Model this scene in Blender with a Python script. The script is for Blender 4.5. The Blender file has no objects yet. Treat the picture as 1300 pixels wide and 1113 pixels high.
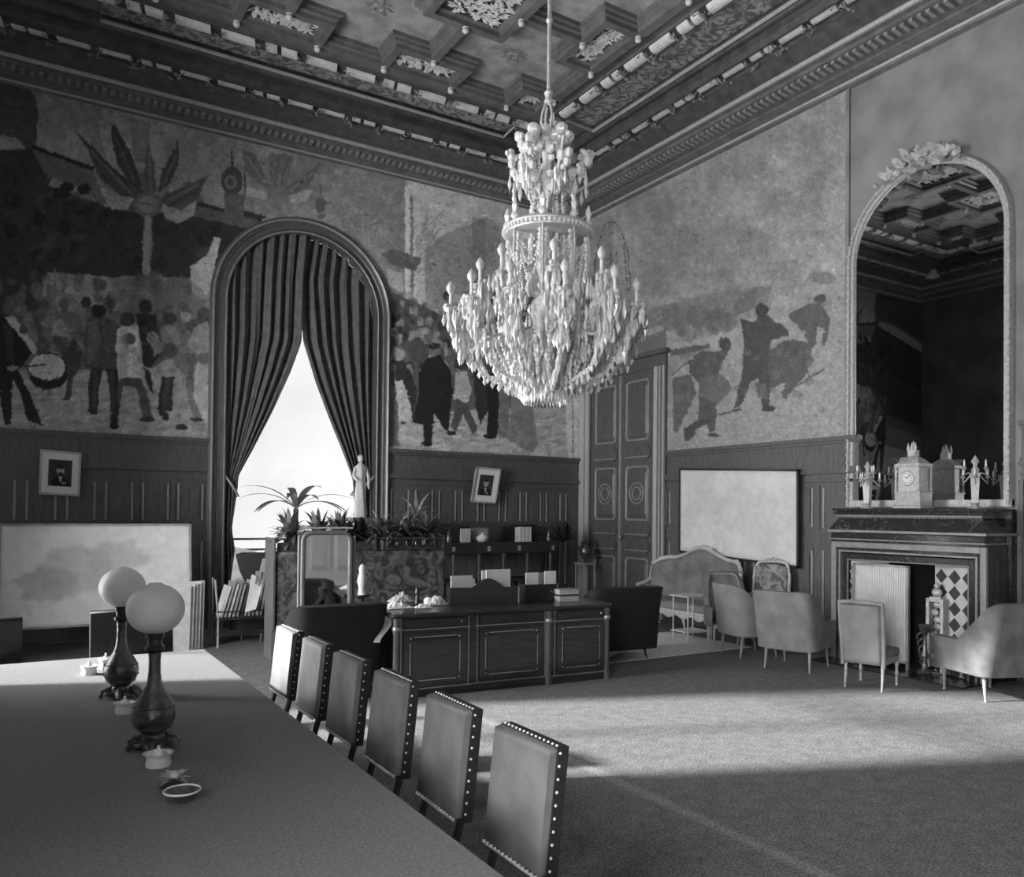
import bpy, bmesh, math, random
import numpy as np
from mathutils import Vector, Matrix
random.seed(7); NR = np.random.RandomState(11)
PI = math.pi
sc = bpy.context.scene
COL = sc.collection

# ------------------------------------------------------------------ camera
FPX, YAW, PITCH, ROLL, PPY, PPX = 1042.079, 0.559080912, 0.0136344742, 0.00991641358, 635.99, 673.529
EYE = 1.92
def cam_axes():
    cy, sy = math.cos(YAW), math.sin(YAW); cp, sp = math.cos(PITCH), math.sin(PITCH)
    w = Vector((sy*cp, cy*cp, sp)); r = Vector((cy, -sy, 0)); u = r.cross(w)
    cr, sr = math.cos(ROLL), math.sin(ROLL)
    return r*cr+u*sr, r*(-sr)+u*cr, w
CR, CU, CW = cam_axes()
CC = Vector((0, 0, EYE))
cam = bpy.data.cameras.new('camera'); camo = bpy.data.objects.new('camera', cam); COL.objects.link(camo)
camo.matrix_world = Matrix(((CR.x, CU.x, -CW.x, 0), (CR.y, CU.y, -CW.y, 0), (CR.z, CU.z, -CW.z, EYE), (0, 0, 0, 1)))
cam.sensor_fit = 'HORIZONTAL'; cam.sensor_width = 36; cam.lens = FPX/1300*36
cam.shift_x = (650-PPX)/1300; cam.shift_y = (PPY-556.5)/1300
cam.clip_start = 0.05; cam.clip_end = 300
sc.camera = camo
sc.view_settings.view_transform = 'Standard'; sc.view_settings.look = 'None'
sc.view_settings.gamma = 1; sc.view_settings.use_curve_mapping = False

def at(x, y, ax, v):                       # measuring helper: where a line of sight meets a plane of the room
    d = CW + CR*((x-PPX)/FPX) - CU*((y-PPY)/FPX); i = 'xyz'.index(ax)
    return CC + d*((v-CC[i])/d[i])

# ------------------------------------------------------------------ materials
def mat(name, c1, c2=None, scale=6, rough=.6, metal=0, bump=0, bscale=None, detail=4, kind='noise', stretch=(1, 1, 1), lo=.35, hi=.65, coat=0, distort=0, emit=None):
    m = bpy.data.materials.new(name); m.use_nodes = True; nt = m.node_tree; N = nt.nodes; L = nt.links
    b = N['Principled BSDF']; b.inputs['Roughness'].default_value = rough; b.inputs['Metallic'].default_value = metal
    if coat: b.inputs['Coat Weight'].default_value = coat
    if c2 is None: c2 = c1*.86
    tc = N.new('ShaderNodeTexCoord'); mp = N.new('ShaderNodeMapping'); L.new(tc.outputs['Object'], mp.inputs[0]); mp.inputs['Scale'].default_value = stretch
    if kind == 'voronoi':
        t = N.new('ShaderNodeTexVoronoi'); out = t.outputs['Distance']
    elif kind == 'wave':
        t = N.new('ShaderNodeTexWave'); t.inputs['Distortion'].default_value = distort or 6; t.inputs['Detail'].default_value = 3; out = t.outputs['Fac']
    else:
        t = N.new('ShaderNodeTexNoise'); t.inputs['Detail'].default_value = detail; t.inputs['Distortion'].default_value = distort; out = t.outputs['Fac']
    t.inputs['Scale'].default_value = scale; L.new(mp.outputs[0], t.inputs['Vector'])
    cr = N.new('ShaderNodeValToRGB'); cr.color_ramp.elements[0].position = lo; cr.color_ramp.elements[1].position = hi
    cr.color_ramp.elements[0].color = (c1, c1, c1, 1); cr.color_ramp.elements[1].color = (c2, c2, c2, 1)
    L.new(out, cr.inputs[0]); L.new(cr.outputs[0], b.inputs['Base Color'])
    if bump:
        n2 = N.new('ShaderNodeTexNoise'); n2.inputs['Scale'].default_value = bscale or scale*2; n2.inputs['Detail'].default_value = 4
        L.new(mp.outputs[0], n2.inputs['Vector'])
        bp = N.new('ShaderNodeBump'); bp.inputs['Strength'].default_value = bump; bp.inputs['Distance'].default_value = .02
        L.new(n2.outputs['Fac'], bp.inputs['Height']); L.new(bp.outputs[0], b.inputs['Normal'])
    return m
M = {}
M['panel_wood'] = mat('panel wood', .085, .13, 5, .42, stretch=(6, 6, 1), bump=.1)
M['panel_light'] = mat('panel moulding', .27, .36, 5, .3, stretch=(6, 6, 1))  # same wood as the panels, window highlights put into a paler colour
M['door_wood'] = mat('door wood', .09, .14, 5, .4, stretch=(6, 6, 1), bump=.1)
M['oak_pale'] = mat('pale oak jamb', .42, .52, 5, .45, stretch=(8, 8, 1))
M['dark_wood'] = mat('ebonised wood', .018, .035, 6, .28, stretch=(2, 2, 8), coat=.3)
M['desk_wood'] = mat('desk mahogany', .022, .045, 5, .3, stretch=(1, 3, 6), coat=.3)
M['brass'] = mat('brass line', .55, .42, 9, .3, .7)
M['gilt'] = mat('gilded wood', .52, .38, 25, .42, .35, bump=.4, bscale=60)
M['gilt_pale'] = mat('pale gilding', .58, .44, 25, .45, .2, bump=.3, bscale=60)
M['bronze'] = mat('bronze', .1, .2, 18, .3, .7, bump=.3, bscale=40)
M['bronze_dark'] = mat('dark bronze', .05, .09, 18, .3, .6, bump=.3, bscale=40)
M['ceil_beam'] = mat('ceiling beam', .11, .17, 7, .55, bump=.15)
M['ceil_dark'] = mat('ceiling dark ground', .05, .09, 7, .6)
M['cove'] = mat('cornice cove', .07, .12, 7, .5, bump=.2)
M['ceil_mid'] = mat('cornice moulding', .12, .18, 7, .5)
M['coffer'] = mat('coffer panel', .26, .42, 5, .7, bump=.1, detail=6)
M['arab'] = mat('painted arabesque', .1, .36, 4.5, .7, distort=2.6, detail=6, lo=.42, hi=.6)
M['garland'] = mat('pale garland', .74, .6, 12, .6)
M['leaf_gilt'] = mat('carved leaf', .34, .2, 30, .5)
M['carpet'] = None
M['plaster'] = mat('plain grey canvas', .2, .28, 2.2, .85, detail=8, bump=.08, bscale=50)
M['wall_dim'] = mat('left wall canvas', .1, .17, 1.5, .85, detail=7)
M['curtain'] = mat('curtain velvet', .15, .1, 8, .85, bump=.15, bscale=80)
M['marble'] = mat('dark marble', .035, .045, 7, .16, detail=8)
M['marble_lt'] = mat('grey marble', .3, .22, 9, .3, detail=8)
M['soot'] = mat('soot', .008, .014, 9, .9)
M['brass_pleat'] = mat('brass sheet', .6, .5, 9, .42, .3)
M['paper'] = mat('paper', .78, .7, 9, .8)
M['paper2'] = mat('aged paper', .6, .48, 9, .8)
M['paper3'] = mat('grey board', .3, .22, 9, .8)
M['mat_dark'] = mat('dark board', .06, .04, 9, .8)
M['velvet_dk'] = mat('dark velvet', .014, .022, 12, .8)
M['leather_dk'] = mat('dark leather', .016, .026, 14, .5)
M['leather'] = mat('worn leather', .14, .2, 7, .7, bump=.15, bscale=60, detail=6)
M['leather_lt'] = mat('pale worn leather', .3, .24, 7, .5, bump=.15, bscale=60, detail=6)
M['velvet'] = mat('grey velvet', .17, .24, 5, .75, bump=.12, bscale=70, detail=6)
M['velvet_lt'] = mat('pale velvet', .21, .28, 5, .75, bump=.12, bscale=70, detail=6)
M['velvet_md'] = mat('mid velvet', .12, .2, 5, .75, bump=.12, bscale=70)
M['damask'] = mat('damask', .035, .17, 5.5, .7, distort=1.8, detail=6, lo=.42, hi=.62)
M['tapestry'] = mat('tapestry', .09, .3, 8, .75, distort=1.2, detail=5, lo=.38, hi=.62)
M['cloth'] = mat('table baize', .16, .23, 70, .85, detail=6, bump=.15, bscale=120)
M['china'] = mat('white porcelain', .82, .74, 9, .25)
M['globe'] = mat('opal glass', .84, .78, 7, .35)
_g = M['globe'].node_tree.nodes['Principled BSDF']; _g.inputs['Subsurface Weight'].default_value = 1; _g.inputs['Subsurface Radius'].default_value = (1, 1, 1); _g.inputs['Subsurface Scale'].default_value = .12
M['crystal'] = mat('cut crystal', .7, .56, 30, .14)
M['crystal2'] = mat('frosted crystal', .62, .48, 40, .3)
M['plant'] = mat('leaf', .09, .17, 12, .45)
M['plant_lt'] = mat('pale leaf', .3, .2, 12, .45)
M['plant_dk'] = mat('dark leaf', .02, .045, 12, .6)
M['pot'] = mat('glazed pot', .12, .08, 9, .3)
M['stone'] = mat('pale stone', .6, .5, 9, .6)
M['far_palm'] = mat('far palm', .014, .01, 5, 1)
M['far_palm'].node_tree.nodes['Principled BSDF'].inputs['Specular IOR Level'].default_value = 0
M['fillet'] = mat('gilt fillet', .42, .34, 20, .4)
M['sunlit_floor_strip'] = mat('pale sunlit floor', .78, .62, 30, .9, detail=6, bump=.3, bscale=90)  # pale colour stands in for sunlight on the floor
M['dimming_wall'] = mat('sky dimming surface', .05, .042, .5, .95)  # dark wall added outside, holds the window view below sky brightness
M['iron'] = mat('iron', .03, .05, 9, .45, .5)

def mat_carpet():
    m = mat('mottled carpet', .085, .25, 60, .95, detail=8, bump=.4, bscale=120, lo=.36, hi=.64)
    nt = m.node_tree; N = nt.nodes; L = nt.links; b = N['Principled BSDF']
    base = b.inputs['Base Color'].links[0].from_socket
    g = N.new('ShaderNodeNewGeometry'); s = N.new('ShaderNodeSeparateXYZ'); L.new(g.outputs['Position'], s.inputs[0])
    n = N.new('ShaderNodeTexNoise'); n.inputs['Scale'].default_value = 9; n.inputs['Detail'].default_value = 5
    L.new(g.outputs['Position'], n.inputs['Vector'])
    big = N.new('ShaderNodeMapRange'); big.inputs[1].default_value = .3; big.inputs[2].default_value = .7; big.inputs[3].default_value = .78; big.inputs[4].default_value = 1.18
    L.new(n.outputs['Fac'], big.inputs[0])
    # woven pale border line running along the room
    d = N.new('ShaderNodeMath'); d.operation = 'SUBTRACT'; L.new(s.outputs['X'], d.inputs[0]); d.inputs[1].default_value = 3.68
    a = N.new('ShaderNodeMath'); a.operation = 'ABSOLUTE'; L.new(d.outputs[0], a.inputs[0])
    j = N.new('ShaderNodeMath'); j.operation = 'MULTIPLY_ADD'; L.new(n.outputs['Fac'], j.inputs[0]); j.inputs[1].default_value = .09; L.new(a.outputs[0], j.inputs[2])
    st = N.new('ShaderNodeMapRange'); st.inputs[1].default_value = .07; st.inputs[2].default_value = .12; st.inputs[3].default_value = 1.5; st.inputs[4].default_value = 1
    L.new(j.outputs[0], st.inputs[0])
    m1 = N.new('ShaderNodeMath'); m1.operation = 'MULTIPLY'; L.new(big.outputs[0], m1.inputs[0]); L.new(st.outputs[0], m1.inputs[1])
    vm = N.new('ShaderNodeVectorMath'); vm.operation = 'SCALE'; L.new(base, vm.inputs[0]); L.new(m1.outputs[0], vm.inputs['Scale'])
    L.new(vm.outputs[0], b.inputs['Base Color'])
    return m
M['carpet'] = mat_carpet()
def mat_marble(name, dark, vein, rough, width=.035):
    m = mat(name, dark, vein, 3, rough); nt = m.node_tree; N = nt.nodes; L = nt.links; b = N['Principled BSDF']
    n = [x for x in N if x.type == 'TEX_NOISE'][0]; n.inputs['Detail'].default_value = 8; n.inputs['Distortion'].default_value = 1.2
    a = N.new('ShaderNodeMath'); a.operation = 'SUBTRACT'; L.new(n.outputs['Fac'], a.inputs[0]); a.inputs[1].default_value = .5
    c = N.new('ShaderNodeMath'); c.operation = 'ABSOLUTE'; L.new(a.outputs[0], c.inputs[0])
    cr = [x for x in N if x.type == 'VALTORGB'][0]; L.new(c.outputs[0], cr.inputs[0])
    cr.color_ramp.elements[0].position = 0; cr.color_ramp.elements[0].color = (vein, vein, vein, 1)
    cr.color_ramp.elements[1].position = width; cr.color_ramp.elements[1].color = (dark, dark, dark, 1)
    return m
M['marble'] = mat_marble('veined dark marble', .03, .13, .16, .01)
def mat_glass():
    m = bpy.data.materials.new('window pane'); m.use_nodes = True; nt = m.node_tree; N = nt.nodes; L = nt.links
    N.remove(N['Principled BSDF']); o = N['Material Output']
    t = N.new('ShaderNodeBsdfTransparent'); t.inputs[0].default_value = (.94, .94, .94, 1); g = N.new('ShaderNodeBsdfGlossy'); g.inputs['Roughness'].default_value = .02
    fr = N.new('ShaderNodeFresnel'); fr.inputs[0].default_value = 1.3; mx = N.new('ShaderNodeMixShader')
    L.new(fr.outputs[0], mx.inputs[0]); L.new(t.outputs[0], mx.inputs[1]); L.new(g.outputs[0], mx.inputs[2]); L.new(mx.outputs[0], o.inputs[0])
    return m
M['pane'] = mat_glass()
def mat_mirror(name, c, r=.02):
    m = bpy.data.materials.new(name); m.use_nodes = True; b = m.node_tree.nodes['Principled BSDF']
    b.inputs['Base Color'].default_value = (c, c, c, 1); b.inputs['Metallic'].default_value = 1; b.inputs['Roughness'].default_value = r
    return m
M['mirror'] = mat_mirror('silvered glass', .62); M['mirror2'] = mat_mirror('dim silvered glass', .8, .05)
def mat_paint(name, grain=.18):
    m = bpy.data.materials.new(name); m.use_nodes = True; nt = m.node_tree; N = nt.nodes; L = nt.links; b = N['Principled BSDF']
    b.inputs['Roughness'].default_value = .85
    a = N.new('ShaderNodeAttribute'); a.attribute_name = 'paint'
    g = N.new('ShaderNodeNewGeometry'); n = N.new('ShaderNodeTexNoise'); n.inputs['Scale'].default_value = 28; n.inputs['Detail'].default_value = 6
    L.new(g.outputs['Position'], n.inputs['Vector'])
    mr = N.new('ShaderNodeMapRange'); mr.inputs[1].default_value = .3; mr.inputs[2].default_value = .7; mr.inputs[3].default_value = 1-grain; mr.inputs[4].default_value = 1+grain
    L.new(n.outputs['Fac'], mr.inputs[0])
    vm = N.new('ShaderNodeVectorMath'); vm.operation = 'SCALE'; L.new(a.outputs['Color'], vm.inputs[0]); L.new(mr.outputs[0], vm.inputs['Scale'])
    L.new(vm.outputs[0], b.inputs['Base Color'])
    return m
M['paint'] = mat_paint('oil paint on canvas'); M['print'] = mat_paint('printed paper', .05)

# ------------------------------------------------------------------ mesh kit
class MB:
    def __init__(s): s.v = []; s.f = []
    def add(s, vs, fs, T=None):
        k = len(s.v)
        if T is not None: vs = [T @ Vector(p) for p in vs]
        s.v += [tuple(p) for p in vs]; s.f += [tuple(i+k for i in f) for f in fs]; return s
    def box(s, x0, x1, y0, y1, z0, z1, T=None):
        vs = [(x, y, z) for x in (x0, x1) for y in (y0, y1) for z in (z0, z1)]
        return s.add(vs, [(0, 1, 3, 2), (4, 6, 7, 5), (0, 4, 5, 1), (2, 3, 7, 6), (0, 2, 6, 4), (1, 5, 7, 3)], T)
    def lathe(s, prof, c=(0, 0, 0), n=16, T=None):
        vs = []; fs = []
        for r, z in prof:
            for k in range(n):
                a = 2*PI*k/n; vs.append((c[0]+r*math.cos(a), c[1]+r*math.sin(a), c[2]+z))
        for i in range(len(prof)-1):
            for k in range(n):
                a, b = i*n+k, i*n+(k+1) % n; fs.append((a, b, b+n, a+n))
        fs.append(tuple(range(n-1, -1, -1))); fs.append(tuple((len(prof)-1)*n+k for k in range(n)))
        return s.add(vs, fs, T)
    def tube(s, pts, r, n=8, closed=False, T=None, flat=1):
        P = [Vector(p) for p in pts]; m = len(P); rs = r if isinstance(r, (list, tuple)) else [r]*m
        vs = []; fs = []; up = None
        for i, p in enumerate(P):
            if closed: t = P[(i+1) % m]-P[i-1]
            else: t = P[min(i+1, m-1)]-P[max(i-1, 0)]
            if t.length < 1e-9: t = Vector((0, 0, 1))
            t.normalize()
            if up is None:
                up = Vector((0, 0, 1)) if abs(t.z) < .9 else Vector((1, 0, 0))
            u = (up - t*up.dot(t))
            if u.length < 1e-6: u = t.orthogonal()
            u.normalize(); w = t.cross(u); up = u
            for k in range(n):
                a = 2*PI*k/n; vs.append(p+u*(rs[i]*math.cos(a))*flat+w*(rs[i]*math.sin(a)))
        for i in range(m if closed else m-1):
            for k in range(n):
                a, b = i*n+k, i*n+(k+1) % n; c, d = ((i+1) % m)*n+(k+1) % n, ((i+1) % m)*n+k
                fs.append((a, b, c, d))
        if not closed: fs.append(tuple(range(n-1, -1, -1))); fs.append(tuple((m-1)*n+k for k in range(n)))
        return s.add(vs, fs, T)
    def ball(s, c, r, n=10, m=6, T=None):
        rx, ry, rz = (r, r, r) if not isinstance(r, (tuple, list)) else r
        vs = [(c[0], c[1], c[2]-rz)]
        for j in range(1, m):
            t = -PI/2+PI*j/m
            for k in range(n):
                a = 2*PI*k/n; vs.append((c[0]+rx*math.cos(t)*math.cos(a), c[1]+ry*math.cos(t)*math.sin(a), c[2]+rz*math.sin(t)))
        vs.append((c[0], c[1], c[2]+rz)); fs = []
        for k in range(n): fs.append((0, 1+(k+1) % n, 1+k))
        for j in range(m-2):
            for k in range(n):
                a, b = 1+j*n+k, 1+j*n+(k+1) % n; fs.append((a, b, b+n, a+n))
        q = 1+(m-2)*n
        for k in range(n): fs.append((q+k, q+(k+1) % n, len(vs)-1))
        return s.add(vs, fs, T)
    def prism(s, poly, fn, a, b):                 # fn(u, v, w) -> point ; extrude polygon from w=a to w=b
        n = len(poly); vs = [fn(u, v, a) for u, v in poly]+[fn(u, v, b) for u, v in poly]
        fs = [tuple(range(n)), tuple(range(2*n-1, n-1, -1))]+[(i, (i+1) % n, n+(i+1) % n, n+i) for i in range(n)]
        return s.add(vs, fs)
    def grid(s, fn, nu, nv, closed_u=False):
        vs = [fn(i/nu, j/nv) for j in range(nv+1) for i in range(nu+1)]
        fs = [(j*(nu+1)+i, j*(nu+1)+i+1, (j+1)*(nu+1)+i+1, (j+1)*(nu+1)+i) for j in range(nv) for i in range(nu)]
        return s.add(vs, fs)
    def loft(s, loops, cap=(False, False), closed=True):
        n = len(loops[0]); vs = [p for l in loops for p in l]; fs = []
        for i in range(len(loops)-1):
            for k in range(n if closed else n-1):
                a, b = i*n+k, i*n+(k+1) % n; fs.append((a, b, b+n, a+n))
        if cap[0]: fs.append(tuple(range(n-1, -1, -1)))
        if cap[1]: fs.append(tuple((len(loops)-1)*n+k for k in range(n)))
        return s.add(vs, fs)
    def gem(s, c, r, h, n=5):                      # pendant crystal hanging below c
        x, y, z = c; vs = [(x, y, z), (x, y, z-h)]
        a0 = random.random()*6
        for k in range(n):
            a = a0+2*PI*k/n; vs.append((x+r*math.cos(a), y+r*math.sin(a), z-h*.62))
        fs = [(0, 2+k, 2+(k+1) % n) for k in range(n)]+[(1, 2+(k+1) % n, 2+k) for k in range(n)]
        return s.add(vs, fs)
    def leaf(s, base, d, length, width, droop=.4, seg=5, up=(0, 0, 1), fold=.15):
        d = Vector(d).normalized(); up = Vector(up); side = d.cross(up)
        if side.length < 1e-3: side = Vector((1, 0, 0))
        side.normalize(); p = Vector(base); vs = []; fs = []; cur = d.copy()
        for i in range(seg+1):
            t = i/seg; w = width*math.sin(PI*min(1, t*.93+.07))**.8*.5
            nrm = side.cross(cur)
            vs += [p-side*w+nrm*w*fold, p, p+side*w+nrm*w*fold]
            p = p+cur*(length/seg); cur = (cur-up*(droop/seg*1.6)).normalized()
        for i in range(seg):
            a = i*3; fs += [(a, a+1, a+4, a+3), (a+1, a+2, a+5, a+4)]
        return s.add(vs, fs)
    def build(s, name, m, parent=None, smooth=True, bevel=0, loc=None, rotz=0, sub=0, angle=40, solid=0, recalc=True):
        me = bpy.data.meshes.new(name); me.from_pydata(s.v, [], s.f); me.validate()
        if recalc:
            bm = bmesh.new(); bm.from_mesh(me); bmesh.ops.recalc_face_normals(bm, faces=bm.faces); bm.to_mesh(me); bm.free()
        if smooth:
            me.polygons.foreach_set('use_smooth', [True]*len(me.polygons)); me.set_sharp_from_angle(angle=math.radians(angle))
        me.materials.append(M[m] if isinstance(m, str) else m)
        o = bpy.data.objects.new(name, me); COL.objects.link(o)
        if parent is not None: o.parent = parent
        if loc is not None: o.location = loc
        o.rotation_euler.z = rotz
        if bevel:
            b = o.modifiers.new('bevel', 'BEVEL'); b.width = bevel; b.segments = 2; b.limit_method = 'ANGLE'
        if sub:
            b = o.modifiers.new('sub', 'SUBSURF'); b.levels = sub; b.render_levels = sub
        if solid:
            b = o.modifiers.new('solid', 'SOLIDIFY'); b.thickness = solid; b.offset = 0
        return o

def tag(o, label, cat, group=None, kind=None):
    o['label'] = label; o['category'] = cat
    if group: o['group'] = group
    if kind: o['kind'] = kind
    return o
def thing(name, label, cat, loc=(0, 0, 0), rz=0, group=None):
    o = bpy.data.objects.new(name, None); COL.objects.link(o); o.location = loc; o.rotation_euler.z = rz
    o.empty_display_size = .1
    return tag(o, label, cat, group)
def struct(o): o['kind'] = 'structure'; return o
def kids(o): return [c for c in bpy.data.objects if c.parent == o]
def copy_tree(o, parent=None):
    c = o.copy(); COL.objects.link(c)
    if parent is not None: c.parent = parent
    for ch in kids(o): copy_tree(ch, c)
    return c
def dup(o, loc, rz, label, group=None):
    c = copy_tree(o); c.location = loc; c.rotation_euler.z = rz; c['label'] = label
    if group: c['group'] = group
    return c
def rotT(axis, ang, origin=(0, 0, 0)):
    o = Vector(origin); return Matrix.Translation(o) @ Matrix.Rotation(ang, 4, axis) @ Matrix.Translation(-o)

# ------------------------------------------------------------------ raster for painted canvases
class Canvas:
    def dabs(s, n, r0, r1, amp, seed=1):
        rs = random.Random(seed); w0, h0 = s.w/s.k, s.h/s.k; tr = s.tr; s.tr = lambda x, y: (x, y)
        for _ in range(n):
            x, y = s.x0+rs.random()*w0, s.y0+rs.random()*h0; j, i = min(s.h-1, int((y-s.y0)*s.k)), min(s.w-1, int((x-s.x0)*s.k)); v = s.a[j, i]
            r = rs.uniform(r0, r1); a = rs.uniform(0, PI); c, q = math.cos(a)*r, math.sin(a)*r
            s.poly([(x-c, y-q), (x+q*.35, y-c*.35), (x+c, y+q), (x-q*.35, y+c*.35)], v*(1+rs.uniform(-amp, amp)), .8)
        s.tr = tr; return s
    def __init__(s, x0, y0, x1, y1, base, k=1.0):
        s.x0, s.y0, s.k = x0, y0, k; s.w = int((x1-x0)*k); s.h = int((y1-y0)*k); s.a = np.full((s.h, s.w), float(base))
        s.tr = lambda x, y: (x, y)
    def crop(s, ox, oy, sc_): s.tr = lambda x, y: (ox+x/sc_, oy+y/sc_); return s
    def _px(s, pts):
        return [((s.tr(x, y)[0]-s.x0)*s.k, (s.tr(x, y)[1]-s.y0)*s.k) for x, y in pts]
    def poly(s, pts, val, al=1.0):
        P = s._px(pts); xs = [p[0] for p in P]; ys = [p[1] for p in P]
        ax, bx = max(0, int(min(xs))-1), min(s.w, int(max(xs))+2); ay, by = max(0, int(min(ys))-1), min(s.h, int(max(ys))+2)
        if ax >= bx or ay >= by: return s
        X, Y = np.meshgrid(np.arange(ax, bx)+.5, np.arange(ay, by)+.5); ins = np.zeros(X.shape, bool)
        for i in range(len(P)):
            (x1, y1), (x2, y2) = P[i], P[(i+1) % len(P)]
            if y1 == y2: continue
            c = ((y1 > Y) != (y2 > Y)) & (X < (x2-x1)*(Y-y1)/(y2-y1)+x1); ins ^= c
        sub = s.a[ay:by, ax:bx]; sub[ins] = sub[ins]*(1-al)+val*al
        return s
    def ell(s, cx, cy, rx, ry, val, al=1.0, rot=0):
        n = 20; c, q = math.cos(rot), math.sin(rot)
        return s.poly([(cx+rx*math.cos(2*PI*i/n)*c-ry*math.sin(2*PI*i/n)*q, cy+rx*math.cos(2*PI*i/n)*q+ry*math.sin(2*PI*i/n)*c) for i in range(n)], val, al)
    def line(s, pts, w, val, al=1.0):
        for (x1, y1), (x2, y2) in zip(pts, pts[1:]):
            l = math.hypot(x2-x1, y2-y1) or 1; nx, ny = -(y2-y1)/l*w/2, (x2-x1)/l*w/2
            s.poly([(x1+nx, y1+ny), (x2+nx, y2+ny), (x2-nx, y2-ny), (x1-nx, y1-ny)], val, al)
        return s
    def noise(s, amp, cells):
        g = NR.rand(max(2, int(s.h*cells/s.w))+2, cells+2)
        yy = np.linspace(0, g.shape[0]-1.001, s.h); xx = np.linspace(0, g.shape[1]-1.001, s.w)
        yi, xi = yy.astype(int), xx.astype(int); fy, fx = (yy-yi)[:, None], (xx-xi)[None]
        fy = fy*fy*(3-2*fy); fx = fx*fx*(3-2*fx)
        v = (g[yi][:, xi]*(1-fy)*(1-fx)+g[yi+1][:, xi]*fy*(1-fx)+g[yi][:, xi+1]*(1-fy)*fx+g[yi+1][:, xi+1]*fy*fx)
        s.a *= 1+amp*(v*2-1); return s
    def warp(s, amp, cells):
        def nz():
            c = Canvas(0, 0, s.w, s.h, 1.0); c.noise(1, cells); return (c.a-1)
        dx, dy = nz()*amp, nz()*amp; yy, xx = np.mgrid[0:s.h, 0:s.w]
        X = np.clip((xx+dx).round().astype(int), 0, s.w-1); Y = np.clip((yy+dy).round().astype(int), 0, s.h-1); s.a = s.a[Y, X]; return s
    def blur(s, n=1):
        for _ in range(n):
            p = np.pad(s.a, 1, mode='edge'); s.a = (p[:-2, 1:-1]+p[2:, 1:-1]+p[1:-1, :-2]+p[1:-1, 2:]+2*p[1:-1, 1:-1])/6
        return s
    def get(s, x, y):
        fx = np.clip((x-s.x0)*s.k-.5, 0, s.w-1.001); fy = np.clip((y-s.y0)*s.k-.5, 0, s.h-1.001)
        i, j = fx.astype(int), fy.astype(int); u, v = fx-i, fy-j
        A = s.a; return A[j, i]*(1-u)*(1-v)+A[j, i+1]*u*(1-v)+A[j+1, i]*(1-u)*v+A[j+1, i+1]*u*v
def project_np(P):
    q = P-np.array([0, 0, EYE]); r, u, w = np.array(CR), np.array(CU), np.array(CW); z = q@w
    return PPX+FPX*(q@r)/z, PPY-FPX*(q@u)/z
def painted(name, P0, U, V, res, colour, m='paint', parent=None, keep=None, back=None):
    """flat canvas as a fine grid carrying its paint as a colour attribute; colour(P, s, t) -> values"""
    P0, U, V = map(np.array, (P0, U, V)); nu, nv = max(2, int(np.linalg.norm(U)*res)), max(2, int(np.linalg.norm(V)*res))
    ss, tt = np.meshgrid(np.linspace(0, 1, nu+1), np.linspace(0, 1, nv+1)); s, t = ss.ravel(), tt.ravel()
    P = P0+s[:, None]*U+t[:, None]*V; val = np.clip(colour(P, s, t), .004, .95)
    i, j = np.meshgrid(np.arange(nu), np.arange(nv)); a = (j*(nu+1)+i).ravel(); F = np.stack([a, a+1, a+nu+2, a+nu+1], 1)
    if keep is not None:
        c = (P[F[:, 0]]+P[F[:, 2]])/2; F = F[keep(c)]
        used = np.unique(F); remap = np.full(len(P), -1); remap[used] = np.arange(len(used)); P = P[used]; val = val[used]; F = remap[F]
    me = bpy.data.meshes.new(name); me.vertices.add(len(P)); me.vertices.foreach_set('co', P.ravel())
    me.loops.add(F.size); me.loops.foreach_set('vertex_index', F.ravel().astype(np.int32)); me.polygons.add(len(F))
    me.polygons.foreach_set('loop_start', np.arange(0, F.size, 4, dtype=np.int32)); me.update(calc_edges=True)
    at_ = me.attributes.new('paint', 'FLOAT_COLOR', 'POINT')
    at_.data.foreach_set('color', np.stack([val, val, val, np.ones_like(val)], 1).ravel())
    me.materials.append(M[m]); o = bpy.data.objects.new(name, me); COL.objects.link(o)
    if parent is not None: o.parent = parent
    return o
# ------------------------------------------------------------------ the room
X0, X1, Y0, Y1 = -2.0, 10.0, -1.7, 14.0
ZC = EYE+6.6; ZW = EYE+6.13; RAIL = 3.05
WX0, WX1, WSP = 2.83, 5.45, 5.36                       # back window opening
WR = (WX1-WX0)/2; WXC = (WX0+WX1)/2
fb = lambda u, z, w: (u, Y1+w, z)                      # back wall: w grows away from the room
fr = lambda u, z, w: (X1+w, u, z)
fl = lambda u, z, w: (X0-w, u, z)
ff = lambda u, z, w: (u, Y0-w, z)

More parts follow.
